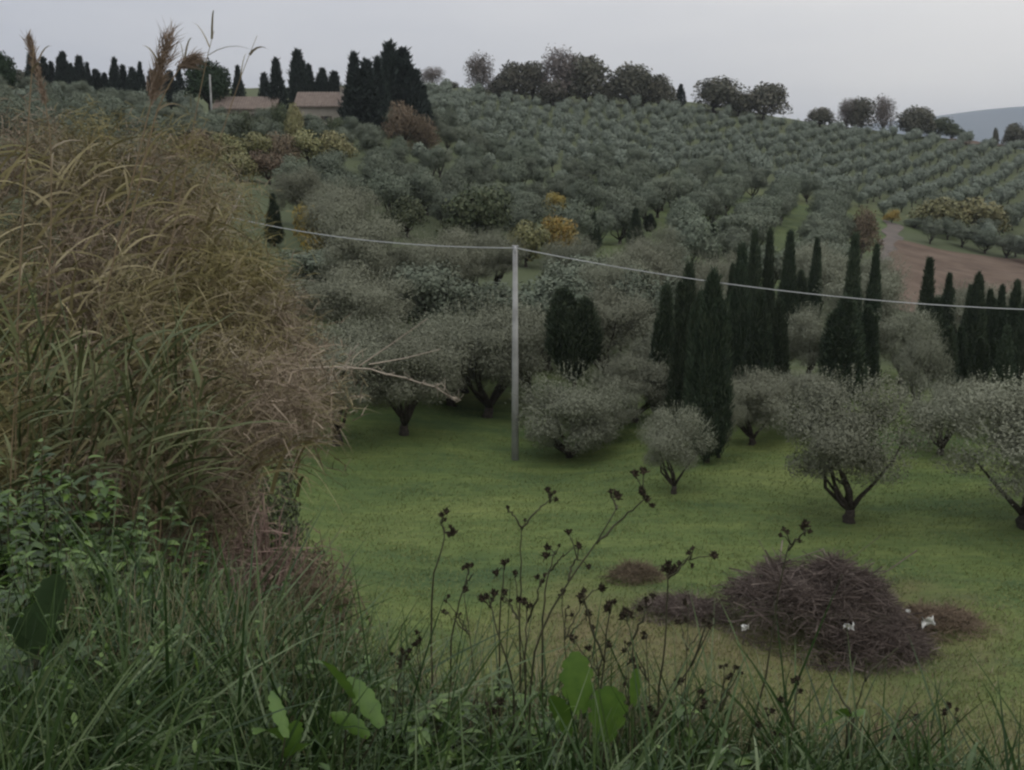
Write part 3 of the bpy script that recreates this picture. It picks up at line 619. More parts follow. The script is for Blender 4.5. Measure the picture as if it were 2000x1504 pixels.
# ------------------------------------------------------------------ olive grove (lattice rows that follow the slope)
T = np.array(taken)
def free(x, y, pad):
    d = np.hypot(T[:, 0] - x, T[:, 1] - y); return (d > T[:, 2] + pad).all()
HOUSE = (xat(560, 205), 205)
cand = []
def lattice(y0, y1, s1, s2, ang, jit, cond, sc0):
    a = radians(ang); ux, uy = sin(a), cos(a); vx, vy = cos(a), -sin(a)
    for i in range(-140, 141):
        for j in range(-140, 141):
            x = i * s2 * vx + j * s1 * ux; y = 200 + i * s2 * vy + j * s1 * uy
            x += random.gauss(0, jit); y += random.gauss(0, jit)
            if y < y0 or y > y1: continue
            px = 1000 + F * x / (y * .98)
            if px < -120 or px > 2120 or not cond(px, y): continue
            cand.append((x, y, px, sc0 * random.uniform(.82, 1.16)))
ridge = lambda px: np.interp(px, [0, 300, 600, 760, 860, 1100, 1400, 1600, 1800, 1900, 2100], [214, 222, 222, 240, 322, 326, 342, 352, 362, 376, 392])
upper = lambda px: np.interp(px, [0, 700, 1000, 1200, 1700, 2100], [175, 175, 175, 205, 205, 150])
lattice(55, 130, 5.6, 6.2, 17, .9, lambda p, y: (y > 60 or p > 1150) and ((p < 1150 and y < 125) or y < 105), 1.28)
lattice(105, 210, 5.2, 7.9, 17, .95, lambda p, y: p > 1150 and y < upper(p), 1.15)
lattice(122, 400, 6.6, 7.0, 24, .8, lambda p, y: p <= 1150 and y < upper(p), 1.03)
lattice(150, 400, 5.7, 6.3, 31, .5, lambda p, y: y >= upper(p) and y < ridge(p) - 12, 1.03)
ok = []
for x, y, px, s in cand:
    R = 2.2 * s
    if not free(x, y, R * .35): continue
    if infield(x, y, 2): continue
    z = gz(x, y); ppx, ppy = proj(x, y, z)
    if any(0 < Y_ - y < W_ and abs(ppx - (1000 + F * X_ / (Y_ * .98))) < F * (R_ * .55 / Y_ + 1.2 * s / y) and proj(x, y, z + 4.3 * s)[1] < proj(X_, Y_, Z_)[1] for X_, Y_, R_, Z_, W_ in show): continue
    if 1640 < ppx < 1775 and 425 < ppy < 600: continue            # bare track
    if 395 < ppx < 720 and 168 < y < 232 : continue               # farmhouse yard
    if 400 < ppx < 700 and 112 < y <= 168 and random.random() < .3: continue
    if 1850 < ppx < 1970 and y > 362: continue
    if px < 430 and ppy > 520: continue                           # wholly behind the reeds
    if px < 540 and ppy > 560: continue
    if ppx > 1700 and y < 130 and ppy < 760 and random.random() < .35: continue
    ok.append((x, y, z, s, ppx, ppy))
ok.sort(key=lambda q: q[1] / q[3])
def zone(x, y, px):
    if y < 92: 
        if px < 800: return 'grey olive in thick grove left of the pole', 'olives of the thick grove left of the pole'
        if px < 1280: return 'grey olive in thick grove behind the pole', 'olives of the thick grove behind the pole'
        if px < 1740: return 'grey olive showing among the tall dark cypresses', 'olives among the tall cypresses'
        return 'grey olive between right-hand cypresses and brown field', 'olives before the brown field'
    if px < 520: return 'left slope olive under the skyline cypresses', 'olives on the left slope'
    if y < upper(px):
        if px < 740: return 'rounded olive above the bright yellow tree', 'olives above the bright yellow tree'
        if px < 1150: return 'slope olive near the deep green tree', 'olives round the deep green tree'
        return 'olive in rows divided by green grass strips', 'olives in rows with green strips'
    if px < 1000: return 'small olive right of the black cypress clump', 'olives of the upper left grove'
    if px < 1500: return 'small olive below the tallest ridge oaks', 'olives below the tallest ridge oaks'
    return 'small olive below the right part of the ridge', 'olives below the right ridge'
BUD = 300 - 14 - 12
pos_g = ok[:BUD]; rest = ok[BUD:]
def ordn(n):
    return '%d%s' % (n, 'th' if 10 <= n % 100 <= 20 else {1: 'st', 2: 'nd', 3: 'rd'}.get(n % 10, 'th'))
zl = {}
for i, q in enumerate(pos_g): zl.setdefault(zone(q[0], q[1], 1000 + F * q[0] / (q[1] * .98)), []).append(i)
LAB = {}
for (lb, gp), ids in zl.items():
    ids.sort(key=lambda i: -pos_g[i][5])            # from the lowest in the picture upwards
    for rw in range(0, len(ids), 9):
        for c_, i in enumerate(sorted(ids[rw:rw + 9], key=lambda i: pos_g[i][4])): LAB[i] = ('%s, %s row up, %s from left' % (lb, ordn(rw // 9 + 1), ordn(c_ + 1)), gp)
for i, (x, y, z, s, px, py) in enumerate(pos_g):
    lb, gp = LAB[i]; rz_ = random.uniform(0, 6.28)
    place_tree('olive_tree', OL['near' if y < 95 else 'mid'][i % 4], x, y, s * random.uniform(.9, 1.1), s * random.uniform(.8, .98), rz_, lb, 'olive tree', gp)
mb = MB()
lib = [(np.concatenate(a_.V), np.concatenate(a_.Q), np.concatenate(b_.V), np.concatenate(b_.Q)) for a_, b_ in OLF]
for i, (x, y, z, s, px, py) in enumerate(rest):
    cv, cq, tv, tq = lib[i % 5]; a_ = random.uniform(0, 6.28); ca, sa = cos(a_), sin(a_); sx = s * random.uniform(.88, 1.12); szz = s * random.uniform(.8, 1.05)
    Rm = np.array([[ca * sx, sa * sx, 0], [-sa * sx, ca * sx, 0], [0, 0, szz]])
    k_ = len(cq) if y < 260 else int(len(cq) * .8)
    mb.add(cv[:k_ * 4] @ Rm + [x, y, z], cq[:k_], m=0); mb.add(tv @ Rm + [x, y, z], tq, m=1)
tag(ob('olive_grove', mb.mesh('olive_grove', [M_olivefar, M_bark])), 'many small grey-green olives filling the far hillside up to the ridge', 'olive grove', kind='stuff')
print('OLIVES', len(ok), 'rest', len(rest))

# ------------------------------------------------------------------ farm buildings
def hip_tiles(mb, x0, x1, y0, y1, z0, z1, m=0, hip=0.0, th=.16):
    ym = (y0 + y1) / 2; o = .45
    A = [(x0 - o, y0 - o, z0), (x1 + o, y0 - o, z0), (x1 + o - hip, ym, z1), (x0 - o + hip, ym, z1)]
    B = [(x0 - o, y1 + o, z0), (x1 + o, y1 + o, z0), (x1 + o - hip, ym, z1), (x0 - o + hip, ym, z1)]
    for P in (A, B):
        lo = [(a, b_, c - th) for a, b_, c in P]; V = P + lo
        mb.add(V, [(0,1,2,3),(4,5,6,7),(0,1,5,4),(1,2,6,5),(2,3,7,6),(3,0,4,7)], m=m)
    n = int((x1 - x0 + 2 * o) / .45)       # rows of barrel tiles
    for i in range(n):
        xx = x0 - o + (i + .5) * (x1 - x0 + 2 * o) / n; 
        for ya, sg in ((y0 - o, 1), (y1 + o, -1)):
            mb.add(*tube([(xx, ya - sg * .05, z0 + .02), (xx, ym - sg * .05, z1 + .02)], .10, 5), m=m)
def house(name, px, depth, wpx, dep, eave_py, ridge_py, label, wins, door=None, chim=True, rz=0.0):
    x, y = xat(px, depth, 6), depth; W = wpx / F * y; z = min(gz(x - W / 2, y), gz(x + W / 2, y), gz(x, y + dep), gz(x, y))
    h = at(px, eave_py, y)[2] - z; hr = at(px, ridge_py, y + dep / 2)[2] - z
    e = ob(name, None, loc=(x, y, z), rz=rz); tag(e, label, 'house')
    # walls as four slabs with gables
    m = MB(); t_ = .3; w2 = W / 2; ht = h
    xs = [-w2]; op = sorted([(a_ - b_ / 2, a_ + b_ / 2, c, d) for a_, b_, c, d in wins] + ([(door[0] - door[1] / 2, door[0] + door[1] / 2, -.4, door[2])] if door else []))
    for x0, x1, z0, z1 in op:
        box(m, xs[-1], x0, 0, t_, -.8, ht); box(m, x0, x1, 0, t_, z1, ht)
        if z0 > 0: box(m, x0, x1, 0, t_, -.8, z0)
        xs.append(x1)
    box(m, xs[-1], w2, 0, t_, -.8, ht); box(m, -w2, w2, dep - t_, dep, -.8, ht)
    for sx in (-1, 1):
        xa, xb = (sx * w2 - t_, sx * w2) if sx > 0 else (-w2, -w2 + t_)
        V = []
        for xx in (xa, xb): V += [(xx, t_, -.8), (xx, dep - t_, -.8), (xx, dep - t_, ht), (xx, dep / 2, hr - .35), (xx, t_, ht)]
        m.add(V, [(0,1,2,4),(5,6,7,9),(0,1,6,5),(1,2,7,6),(4,0,5,9)], [(2,3,4),(7,8,9)]); m.add(V, [(2,3,8,7),(3,4,9,8)])
    ob('wall', m.mesh('wall', [M_plaster]), e)
    rm = MB(); hip_tiles(rm, -w2, w2, 0, dep, h - .05, hr); r_ = ob('roof', rm.mesh('roof', [M_tile]), e)
    if chim:
        c = MB(); box(c, w2 * .3, w2 * .3 + .7, dep * .35, dep * .35 + .6, h, hr + .7); box(c, w2 * .3 - .1, w2 * .3 + .8, dep * .35 - .1, dep * .35 + .7, hr + .7, hr + .82); ob('chimney', c.mesh('chimney', [M_plaster]), r_)
    for a_, b_, z0, z1 in wins:
        f = MB(); x0, x1 = a_ - b_ / 2, a_ + b_ / 2
        box(f, x0, x0 + .08, .06, .14, z0, z1); box(f, x1 - .08, x1, .06, .14, z0, z1); box(f, x0 + .08, x1 - .08, .06, .14, z0, z0 + .08); box(f, x0 + .08, x1 - .08, .06, .14, z1 - .08, z1)
        for q in (x0 - .48, x1 + .03): box(f, q, q + .45, -.05, -.003, z0, z1)
        fo = ob('window', f.mesh('window', [M_shut]), e); g_ = MB(); box(g_, x0 + .08, x1 - .08, .10, .12, z0 + .08, z1 - .08); ob('pane', g_.mesh('pane', [M_dark]), fo)
    if door:
        d = MB(); box(d, door[0] - door[1] / 2, door[0] + door[1] / 2, .08, .15, -.4, door[2]); ob('door', d.mesh('door', [M_shut]), e)
    taken.append((x, y + dep / 2, max(W, dep) / 2))
house('farmhouse', 642, 196, 122, 8, 207, 180, 'long pale farmhouse with a pinkish tiled roof beside the black cypress clump', [(-3.2, .9, 1.2, 2.2), (-.4, .9, 1.2, 2.2), (4.1, .9, 1.2, 2.2)], door=(1.9, 1.1, 2.0))
house('outbuilding', 478, 200, 112, 7, 212, 189, 'low outbuilding with a pink tiled roof, left of the farmhouse', [(-2.6, .9, .9, 1.8), (2.2, .9, .9, 1.8)], chim=False)
# shrubs standing before the yard
for i, (px, d, tp, wd) in enumerate([(425, 176, 205, 50), (470, 174, 212, 55), (520, 172, 205, 60), (548, 170, 195, 42), (610, 176, 220, 50), (660, 174, 226, 56), (688, 172, 222, 44), (505, 160, 222, 55)]):
    x, y = xat(px, d, 3), d; R = wd / F * y / 2
    place_tree('yard_bush', (DKG if i % 2 else [OL['mid'][i % 4]])[0], x, y, R / (5 if i % 2 else 2.3), (at(px, tp, y)[2] - gz(x, y)) / (9 if i % 2 else 5), i, 'grey-green bush before the farm walls, %s from the left' % nth[i], 'bush', 'bushes before the farm walls')

# ------------------------------------------------------------------ poles and cable
def pole(px, depth, top_py, label, r0=.17, r1=.10, py=None, name='utility_pole', cross=True):
    x, y = (xat(px, depth, 0), depth) if py is None else hit(px, py)
    z = gz(x, y); h = at(px, top_py, y)[2] - z; e = ob(name, None, loc=(x, y, z)); tag(e, label, 'utility pole', 'utility poles')
    ob('pole_shaft', MB().add(*tube([(0, 0, -.5), (0, 0, h * .5), (0, 0, h)], [r0, (r0 + r1) / 2, r1], 14)).mesh('pole_shaft', [M_conc], True), e)
    m = MB(); box(m, -.13, .13, -.13, .13, h + .002, h + .05); box(m, -.03, .03, -.42, -.104, h - .26, h - .18); ob('bracket', m.mesh('bracket', [M_steel]), e)
    ob('insulator', MB().add(*tube([(0, -.34, h - .18), (0, -.34, h - .12), (0, -.34, h - .08), (0, -.34, h - .02), (0, -.34, h + .04)], [.03, .07, .04, .07, .03], 10)).mesh('insulator', [M_cer], True), e)
    return np.array([x, y - .34, z + h - .02])
ptop = pole(1006, 46, 482, 'tall pale concrete utility pole at the edge of the meadow', py=898)
pole(418, 194, 146, 'thin pale utility pole on the skyline between the pine and the outbuilding', .2, .14)
def cable(a, b_, sag, r, label, n=40):
    t_ = np.linspace(0, 1, n)[:, None]; P = a + (b_ - a) * t_; P[:, 2] -= (4 * sag * t_ * (1 - t_))[:, 0]
    o = ob('overhead_cable', MB().add(*tube(P, r, 6)).mesh('overhead_cable', [M_wire], True)); tag(o, label, 'cable', 'overhead cables')
endR = at(3010, 560, 46.); cable(ptop, endR, 1.78, .022, 'pale overhead cable sagging from the pole to the right edge, across the cypresses')
endL = at(250, 364, 62.); cable(ptop, endL, .85, .022, 'pale overhead cable running from the pole up left into the reeds')

# ------------------------------------------------------------------ brush pile
def brush_pile(px, py, wpx, hpx, label, n, name='brush_pile', cat='brush pile', low=False, m_=None, seed=3):
    r = np.random.default_rng(seed); x, y = hit(px, py); Wd = wpx / F * y * .98 / 2; H = hpx / F * y * .98
    mb = MB(); z = gz(x, y)
    def hf(a, b):
        q = np.sqrt(a * a + b * b); return H * np.maximum(0, 1 - q ** 3.2) * (.80 + .22 * np.sin(a * 5.1 + seed) * np.cos(b * 4 + seed) - .22 * a + .10 * np.sin(a * 13))
    # woody sticks heaped in a mound, each bent and tapering
    for i in range(n):
        t_ = r.random(); u = r.normal(size=2) * .42; u = u / max(1, np.hypot(*u)); hz = hf(u[0], u[1]) * .92 * (.55 + .45 * r.random() ** .5)
        big = r.random() < .05
        c = np.array([u[0] * Wd * .9, u[1] * Wd * .62, hz]); a = r.uniform(0, 6.28); L = (2. if big else 1) * r.uniform(.35, 1.3) * (Wd / 2.6 if not low else .5)
        d = np.array([cos(a), sin(a) * .8, r.normal() * (.5 if big else .35) - (0 if big else .12)]); d /= np.linalg.norm(d)
        p = np.array([c - d * L * .5, c - d * L * .15 + r.normal(size=3) * .06, c + d * L * .2 + r.normal(size=3) * .06, c + d * L * .5 + [0, 0, .05]])
        p[:, 2] = np.maximum(p[:, 2], .02)
        mb.add(*tube(p, np.linspace(r.uniform(.006, .022), .003, 4), 4, cap=False)[:2], m=0)
    # fine twigs
    k = n * 9; u = r.normal(size=(k, 2)) * .45; q = np.maximum(1, np.hypot(u[:, 0], u[:, 1])); u /= q[:, None]
    hz = .95 * hf(u[:, 0], u[:, 1]) * (.35 + .65 * r.random(k) ** .35)
    P = np.stack([u[:, 0] * Wd * .97, u[:, 1] * Wd * .66, hz], -1); D = nrm(rdir(k, r) * [1, .9, .55] + nrm(P) * .35)
    V, Q = strips(P, D, rdir(k, r), r.uniform(.15, .6, k), r.uniform(.008, .018, k), .15, 3); mb.add(V, Q, m=0)
    e = ob(name, mb.mesh(name, [m_ or M_twig]), loc=(x, y, z)); tag(e, label, cat); return e, Wd, H
bpile, PW, PH = brush_pile(1590, 1240, 490, 182, 'large heap of cut brown twigs lying on the meadow', 1900)
brush_pile(1715, 1275, 300, 60, 'low tail of loose grey twigs at the right foot of the big heap', 420, name='twig_spread', cat='twigs', seed=8)
brush_pile(1330, 1200, 220, 36, 'flat scatter of pale twigs at the left foot of the big heap', 260, name='twig_spread', cat='twigs', seed=9)
brush_pile(1245, 1135, 130, 34, 'small brown dry bush left of the brush pile', 200, name='dry_bush', cat='bush', m_=M_brn, seed=10)
brush_pile(1835, 1225, 210, 44, 'reddish brown patch of dry weeds right of the brush pile', 260, name='dry_weed_patch', cat='weeds', m_=M_brn, seed=11)
bx_, by_ = bpile.location[0], bpile.location[1]
for px, py, s, lb in [(1658, 1222, .13, 'white rag-like scrap caught in the middle of the brush pile'), (1812, 1216, .17, 'largest white scrap at the right end of the brush pile'), (1455, 1225, .10, 'flat white scrap at the lower left of the brush pile'), (1774, 1193, .06, 'smallest white scrap just up-left of the largest one')]:
    P = at(px, py, by_ - PW * .63); r = np.random.default_rng(px); n = 5; g_ = np.stack(np.meshgrid(np.linspace(-1, 1, n), np.linspace(-1, 1, n)), -1).reshape(-1, 2) * (1 + r.normal(size=(n * n, 2)) * .14)
    V = np.c_[g_[:, 0] * s, r.normal(size=n * n) * s * .5, g_[:, 1] * s * .6 + r.normal(size=n * n) * s * .25]; i = np.arange(n * n).reshape(n, n); Q = np.stack([i[:-1, :-1], i[:-1, 1:], i[1:, 1:], i[1:, :-1]], -1).reshape(-1, 4)
    tag(ob('white_scrap', build('white_scrap', V, Q, M_white, smooth=True), loc=tuple(P)), lb, 'scrap', 'white scraps on the brush pile')

# ------------------------------------------------------------------ meadow turf
n = 200000; y = 19.5 + 38 * rng.random(n) ** 1.15; u = rng.uniform(-.5, .56, n); x = u * (y + 2)
z = tz(x, y); dr = dryness(x, y); k = rng.random(n) > dr * .75
P = np.stack([x, y, z - .01], -1)[k]; n = len(P); hgt = rng.uniform(.02, .06, n) * (1 + .5 * np.sin(P[:, 0] * 1.3 + np.sin(P[:, 1] * .9) * 2)) 
V, Q = outcards(P + [0, 0, .015], np.tile([[0, 0, 1.]], (n, 1)), rdir(n) + [.5, 0, 0], hgt * 1.6, .025 + .03 * rng.random(n), 1.6)
tag(ob('meadow_grass', build('meadow_grass', V, Q, M_turf)), 'short bright green grass of the meadow', 'grass', kind='stuff')
n = 90000; y = 19.5 + 30 * rng.random(n) ** 1.2; x = rng.uniform(-.5, .56, n) * (y + 2); k = rng.random(n) < .35 + .65 * (np.sin(x * 1.7 + np.sin(y * 1.1) * 2) * np.sin(y * 1.9 + x * .4) > .1); P = np.stack([x, y, tz(x, y)], -1)[k]; n = len(P)
V, Q = cards(P, rdir(n) * .6 + [.2, 0, 1], rng.uniform(.05, .15, n), .022, np.tile([[0, 1., .3]], (n, 1)) )
tag(ob('rough_grass', build('rough_grass', V, Q, M_turf)), 'rougher upright grass tufts scattered over the meadow', 'grass', kind='stuff')
n = 26000; y = 19 + 11 * rng.random(n); x = rng.uniform(-3, 15, n); k = rng.random(n) < dryness(x, y) * 1.1; x, y = x[k], y[k]; P = np.stack([x, y, tz(x, y)], -1); n = len(P)
V, Q = strips(P, rdir(n) * .45 + [0, 0, 1], rdir(n), rng.uniform(.08, .3, n), .022, .3, 2)
tag(ob('straw_grass', build('straw_grass', V, Q, M_grassd)), 'dry brownish grass in front of and around the brush pile', 'dry grass', kind='stuff')

# ------------------------------------------------------------------ verge
def verge_pts(n, x0, x1, y0, y1):
    y = y0 + (y1 - y0) * rng.random(n) ** 1.1; x = rng.uniform(x0, x1, n) * (y + 1.2) / 4; return np.stack([x, y, tz(x, y) - .03], -1)
P = verge_pts(85000, -2.9, 2.9, 1.7, 5.0); q_ = np.sin(P[:, 0] * 6.1 + 2 * np.sin(P[:, 1] * 3.1)) * np.sin(P[:, 1] * 5.3 + 1.5 * np.sin(P[:, 0] * 4.3)); P = P[rng.random(len(P)) < .55 + .45 * q_]; n = len(P); left = np.clip((.9 - P[:, 0]) / 2.4, 0, 1)
hg = (.13 + .42 * rng.random(n) ** 1.5) * (.85 + .3 * left) * (1 + .3 * np.sin(P[:, 0] * 5 + 1) * np.sin(P[:, 1] * 4))
D = nrm(rdir(n) * .6 + [0, 0, 1.] + np.c_[.12 + .3 * np.sin(P[:, 0] * 7 + P[:, 1] * 4), np.zeros(n), np.zeros(n)])
V, Q = strips(P, D, rdir(n), hg * 1.25, .004 + .010 * rng.random(n) ** 1.5, rng.uniform(.05, 1.0, n), 5)
tag(ob('verge_grass', build('verge_grass', V, Q, M_grass, smooth=True)), 'long dark green grass of the verge in the foreground', 'grass', kind='stuff')
P = verge_pts(7000, -2.4, 2.0, 2.7, 5.6); n = len(P); D = nrm(rdir(n) * .3 + [.05, 0, 1.])
V, Q = strips(P, D, rdir(n), rng.uniform(.2, .55, n), rng.uniform(.0025, .0055, n), rng.uniform(.05, .4, n), 4)
tag(ob('straw_grass', build('straw_grass', V, Q, M_grassd, smooth=True)), 'thin dry stalks standing along the far edge of the verge', 'dry grass', kind='stuff')

P = verge_pts(1500, -2.9, 1.6, 1.7, 3.0); n = len(P); D = nrm(rdir(n) * .8 + [.1, 0, 1.1])
V, Q = strips(P, D, rdir(n) + [0, .6, 0], rng.uniform(.35, .7, n), rng.uniform(.010, .016, n), rng.uniform(.5, 1.2, n), 8)
tag(ob('broad_grass', build('broad_grass', V, Q, M_grass, smooth=True)), 'broad arching grass blades in the lower left foreground', 'grass', kind='stuff')
# creeping leaves woven through the grass
P = verge_pts(3800, -2.9, .2, 1.8, 4.4); n = len(P); P[:, 2] += rng.uniform(.05, .28, n) * (1 + .5 * np.sin(P[:, 0] * 4) * np.sin(P[:, 1] * 3)); D = nrm(rdir(n) + [0, 0, .3])
V, Q = strips(P, D, rdir(n) * .4 + [0, 0, 1], rng.uniform(.015, .05, n), rng.uniform(.007, .014, n), .3, 3, leafprof)
tag(ob('small_leaves', build('small_leaves', V, Q, M_weedleaf, smooth=True)), 'small green leaves of low herbs woven through the verge grass', 'herbs', kind='stuff')
# reed thicket: dry canes with hanging leaves leaning to the right
def reed_parts(tips, bases, mb, r, leaves=(13, 20), mleaf=0, mstalk=1, lw=.011, ll=(.14, .42), lean=1.):
    for T_, B_ in zip(tips, bases):
        mid = (T_ + B_) / 2 + np.array([-.10, 0, .12]) * np.linalg.norm(T_ - B_) * .3; t_ = np.linspace(0, 1, 7)[:, None]
        p = (1 - t_) ** 2 * B_ + 2 * t_ * (1 - t_) * mid + t_ ** 2 * T_; mb.add(*tube(p, np.linspace(.008, .002, 7), 4, cap=False)[:2], m=mstalk)
        k = r.integers(*leaves); tt = r.uniform(.12, 1, k) ** .8; P = (1 - tt[:, None]) ** 2 * B_ + 2 * (tt * (1 - tt))[:, None] * mid + (tt ** 2)[:, None] * T_
        d0 = nrm(T_ - mid); D = nrm(d0 + rdir(k, r) * .95 + [.28 * lean, 0, .25]); V, Q = strips(P, D, rdir(k, r), r.uniform(*ll, k), lw * r.uniform(.4, 1.4, k), r.uniform(.05, .7, k), 4)
        mb.add(V, Q, m=mleaf)
r = np.random.default_rng(5)
def top_py(px): return np.interp(px, [-150, 0, 120, 300, 420, 470, 530, 580, 640, 680], [215, 240, 255, 245, 310, 440, 585, 690, 750, 790])
mb = MB(); allt = []
for cpl in range(74):
    px0 = -170 + 770 * r.random() ** 1.1; s_ = r.random() ** 1.1; bot = 980 if px0 < 410 else 830
    d0_ = 8.4 - 2.9 * s_ + r.normal() * .3; mlf = int(r.choice([0, 2, 3], p=[.45, .25, .30])) if px0 > 120 or s_ < .6 else int(r.choice([0, 3], p=[.5, .5]))
    py0 = top_py(px0) + 10 + s_ * (bot - top_py(px0)); lean_ = r.uniform(.1, .8) + max(0, (px0 - 330) / 600.); tips = []; bases = []
    for i in range(11):
        px = px0 + r.normal() * 30; d = d0_ + r.normal() * .25; py = max(top_py(px), py0 + r.normal() * 34); T_ = at(px, py, d); H_ = max(.5, T_[2] - gz(T_[0], d))
        ln = (lean_ + r.normal() * .12) * H_; bx = T_[0] - ln; by = d + r.uniform(-.4, .5); tips.append(T_); bases.append(np.array([bx, by, gz(bx, by) - .05]))
    reed_parts(tips, bases, mb, r, leaves=(11, 19), mleaf=mlf, lw=r.uniform(.008, .015), ll=(.10, r.uniform(.3, .5))); allt += tips
    k = len(tips); tp = np.array(tips); m_ = r.integers(40, 110); PP = np.repeat(tp, m_, 0) + r.normal(size=(k * m_, 3)) * [.12, .10, .10]; DD = nrm(rdir(k * m_, r) * .9 + [.5, 0, .3])
    V, Q = strips(PP, DD, rdir(k * m_, r), r.uniform(.05, .2, k * m_), .006, .25, 2); mb.add(V, Q, m=mlf)
tag(ob('reed_thicket', mb.mesh('reed_thicket', [M_reed, M_reeds, M_reedp, M_reedo])), 'tall tangled thicket of dry brown reeds filling the left side', 'reeds', kind='stuff')
mb = MB(); tips = []; bases = []
for i in range(120):
    px = r.uniform(-150, 420); d = r.uniform(4.8, 6.4); py = r.uniform(640, 930) ; T_ = at(px, py, d); bx = T_[0] - r.uniform(.0, .35); tips.append(T_); bases.append(np.array([bx, d + .1, gz(bx, d) - .05]))
reed_parts(tips, bases, mb, r, leaves=(14, 22), lw=.017, ll=(.25, .55))
tag(ob('green_reeds', mb.mesh('green_reeds', [M_reedg, M_reeds])), 'greener drooping reed leaves at the foot of the dry thicket', 'reeds', kind='stuff')
mb = MB(); k = 420; px = -150 + 760 * r.random(k); s_ = r.random(k); py = top_py(px) + 20 + s_ * (900 - top_py(px)) * .9; d = 7.6 - 2.2 * s_
P = np.array([at(a_, b_, c_) for a_, b_, c_ in zip(px, py, d)]); D = nrm(rdir(k, r) * .45 + [.6, -.15, .7]); V, Q = strips(P - D * .25, D, rdir(k, r) * .5 + [0, 1, 0], r.uniform(.4, .8, k), r.uniform(.012, .024, k), r.uniform(.3, 1.0, k), 8); mb.add(V, Q, m=0)
tag(ob('reed_blades', mb.mesh('reed_blades', [M_straw])), 'long straw-coloured reed blades arching right over the thicket', 'reeds', kind='stuff')
# single reeds that rise against the sky
def reed(pts, depth, label, plume=None, rad=.008, leaves=6, seed=0):
    r = np.random.default_rng(seed); W_ = np.array([at(px, py, depth + dd) for px, py, dd in pts]); b0 = np.array([W_[0][0], W_[0][1], gz(W_[0][0], W_[0][1])]); W_ = W_ - b0
    e = ob('reed', None, loc=tuple(b0)); tag(e, label, 'reed', 'single reeds against the sky')
    ts = np.linspace(0, len(W_) - 1, 14); P = np.stack([np.interp(ts, np.arange(len(W_)), W_[:, i]) for i in range(3)], -1); P[1:-1] = (P[:-2] + 2 * P[1:-1] + P[2:]) / 4
    ob('stalk', MB().add(*tube(P, np.linspace(rad, rad * .3, 14), 6)).mesh('stalk', [M_reeds], True), e)
    li = r.integers(3, 13, leaves); V, Q = strips(P[li], nrm(P[-1] - P[3] + rdir(leaves, r) * 1.2), rdir(leaves, r), r.uniform(.2, .4, leaves), .016, .5, 5); ob('leaves', build('leaves', V, Q, M_reed, smooth=True), e)
    if plume:
        k = 420; tt = r.random(k); A = P[-4]; B = P[-1] + (P[-1] - P[-2]) * .6; c = A + (B - A) * tt[:, None] + r.normal(size=(k, 3)) * .012 * plume; D = nrm(nrm(B - A) + rdir(k, r) * .55); V, Q = strips(c, D, rdir(k, r), r.uniform(.05, .13, k) * plume, .006, .25, 2)
        ob('plume', build('plume', V, Q, M_plume), e)
reed([(120, 1000, 0), (200, 600, 0), (285, 240, 0), (322, 96, 0)], 6.4, 'tall reed with a brown plume standing highest against the sky', 1.3, seed=1)
reed([(150, 980, 0), (230, 560, .1), (300, 220, .1), (352, 128, .1), (372, 116, .1)], 6.8, 'reed with a feathery plume bending right beside the tallest one', .9, seed=2)
reed([(20, 980, 0), (40, 500, 0), (58, 200, 0), (66, 88, 0)], 6.0, 'thin dark upright reed near the left edge, tip in the sky', None, .007, 3, seed=3)
reed([(250, 950, 0), (330, 500, .1), (400, 130, .1), (418, 60, .1)], 6.6, 'bare thin stalk rising past the umbrella pine', None, .005, 3, seed=4)
reed([(280, 950, 0), (380, 420, .1), (470, 150, .1), (502, 70, .1)], 6.9, 'bare thin stalk leaning right above the outbuilding', None, .005, 3, seed=5)
reed([(60, 960, 0), (100, 500, 0), (100, 250, 0), (62, 95, 0)], 6.3, 'curved dry reed leaning left into the sky near the left edge', .6, .006, 5, seed=6)
# long bare branches reaching out of the thicket
M_pale = mat('pale_dead_wood', [(.26,.22,.17),(.40,.35,.28)], .7, .2, nscale=6)
def branch(pts, depth, label, rad=.010, subs=(), seed=0):
    W_ = np.array([at(px, py, depth) for px, py in pts]); b0 = W_[0].copy(); ts = np.linspace(0, len(W_) - 1, 16)
    f = lambda W: np.stack([np.interp(ts, np.linspace(0, len(W_) - 1, len(W)), (W - b0)[:, i]) for i in range(3)], -1)
    mb = MB(); P = f(W_); P[1:-1] = (P[:-2] + P[1:-1] * 2 + P[2:]) / 4; r = np.random.default_rng(seed); P[1:-1] += r.normal(size=P[1:-1].shape) * .006
    mb.add(*tube(P, np.linspace(rad, rad * .25, 16), 6))
    for s_ in subs:
        S_ = np.array([at(px, py, depth + .05 * i) for i, (px, py) in enumerate(s_)]); q = f(S_); q[1:-1] = (q[:-2] + q[1:-1] * 2 + q[2:]) / 4; mb.add(*tube(q, np.linspace(rad * .6, rad * .2, 16), 5))
    for i in range(26):
        j = r.integers(3, 15); mb.add(*tube([P[j], P[j] + rdir(1, r)[0] * .03 + (P[-1] - P[2]) * .02, P[j] + rdir(1, r)[0] * .07 + (P[-1] - P[2]) * .04], [.003, .002, .001], 4))
    tag(ob('bare_branch', mb.mesh('bare_branch', [M_pale], True), loc=tuple(b0)), label, 'branch', 'bare branches reaching from the reeds')
branch([(420, 770), (560, 725), (650, 714), (760, 728), (850, 758), (900, 782)], 6.6, 'long pale branch arching right out of the reeds and drooping at its end', .009, [[(700, 716), (760, 675), (835, 622)], [(720, 712), (790, 700), (860, 682)]], 1)
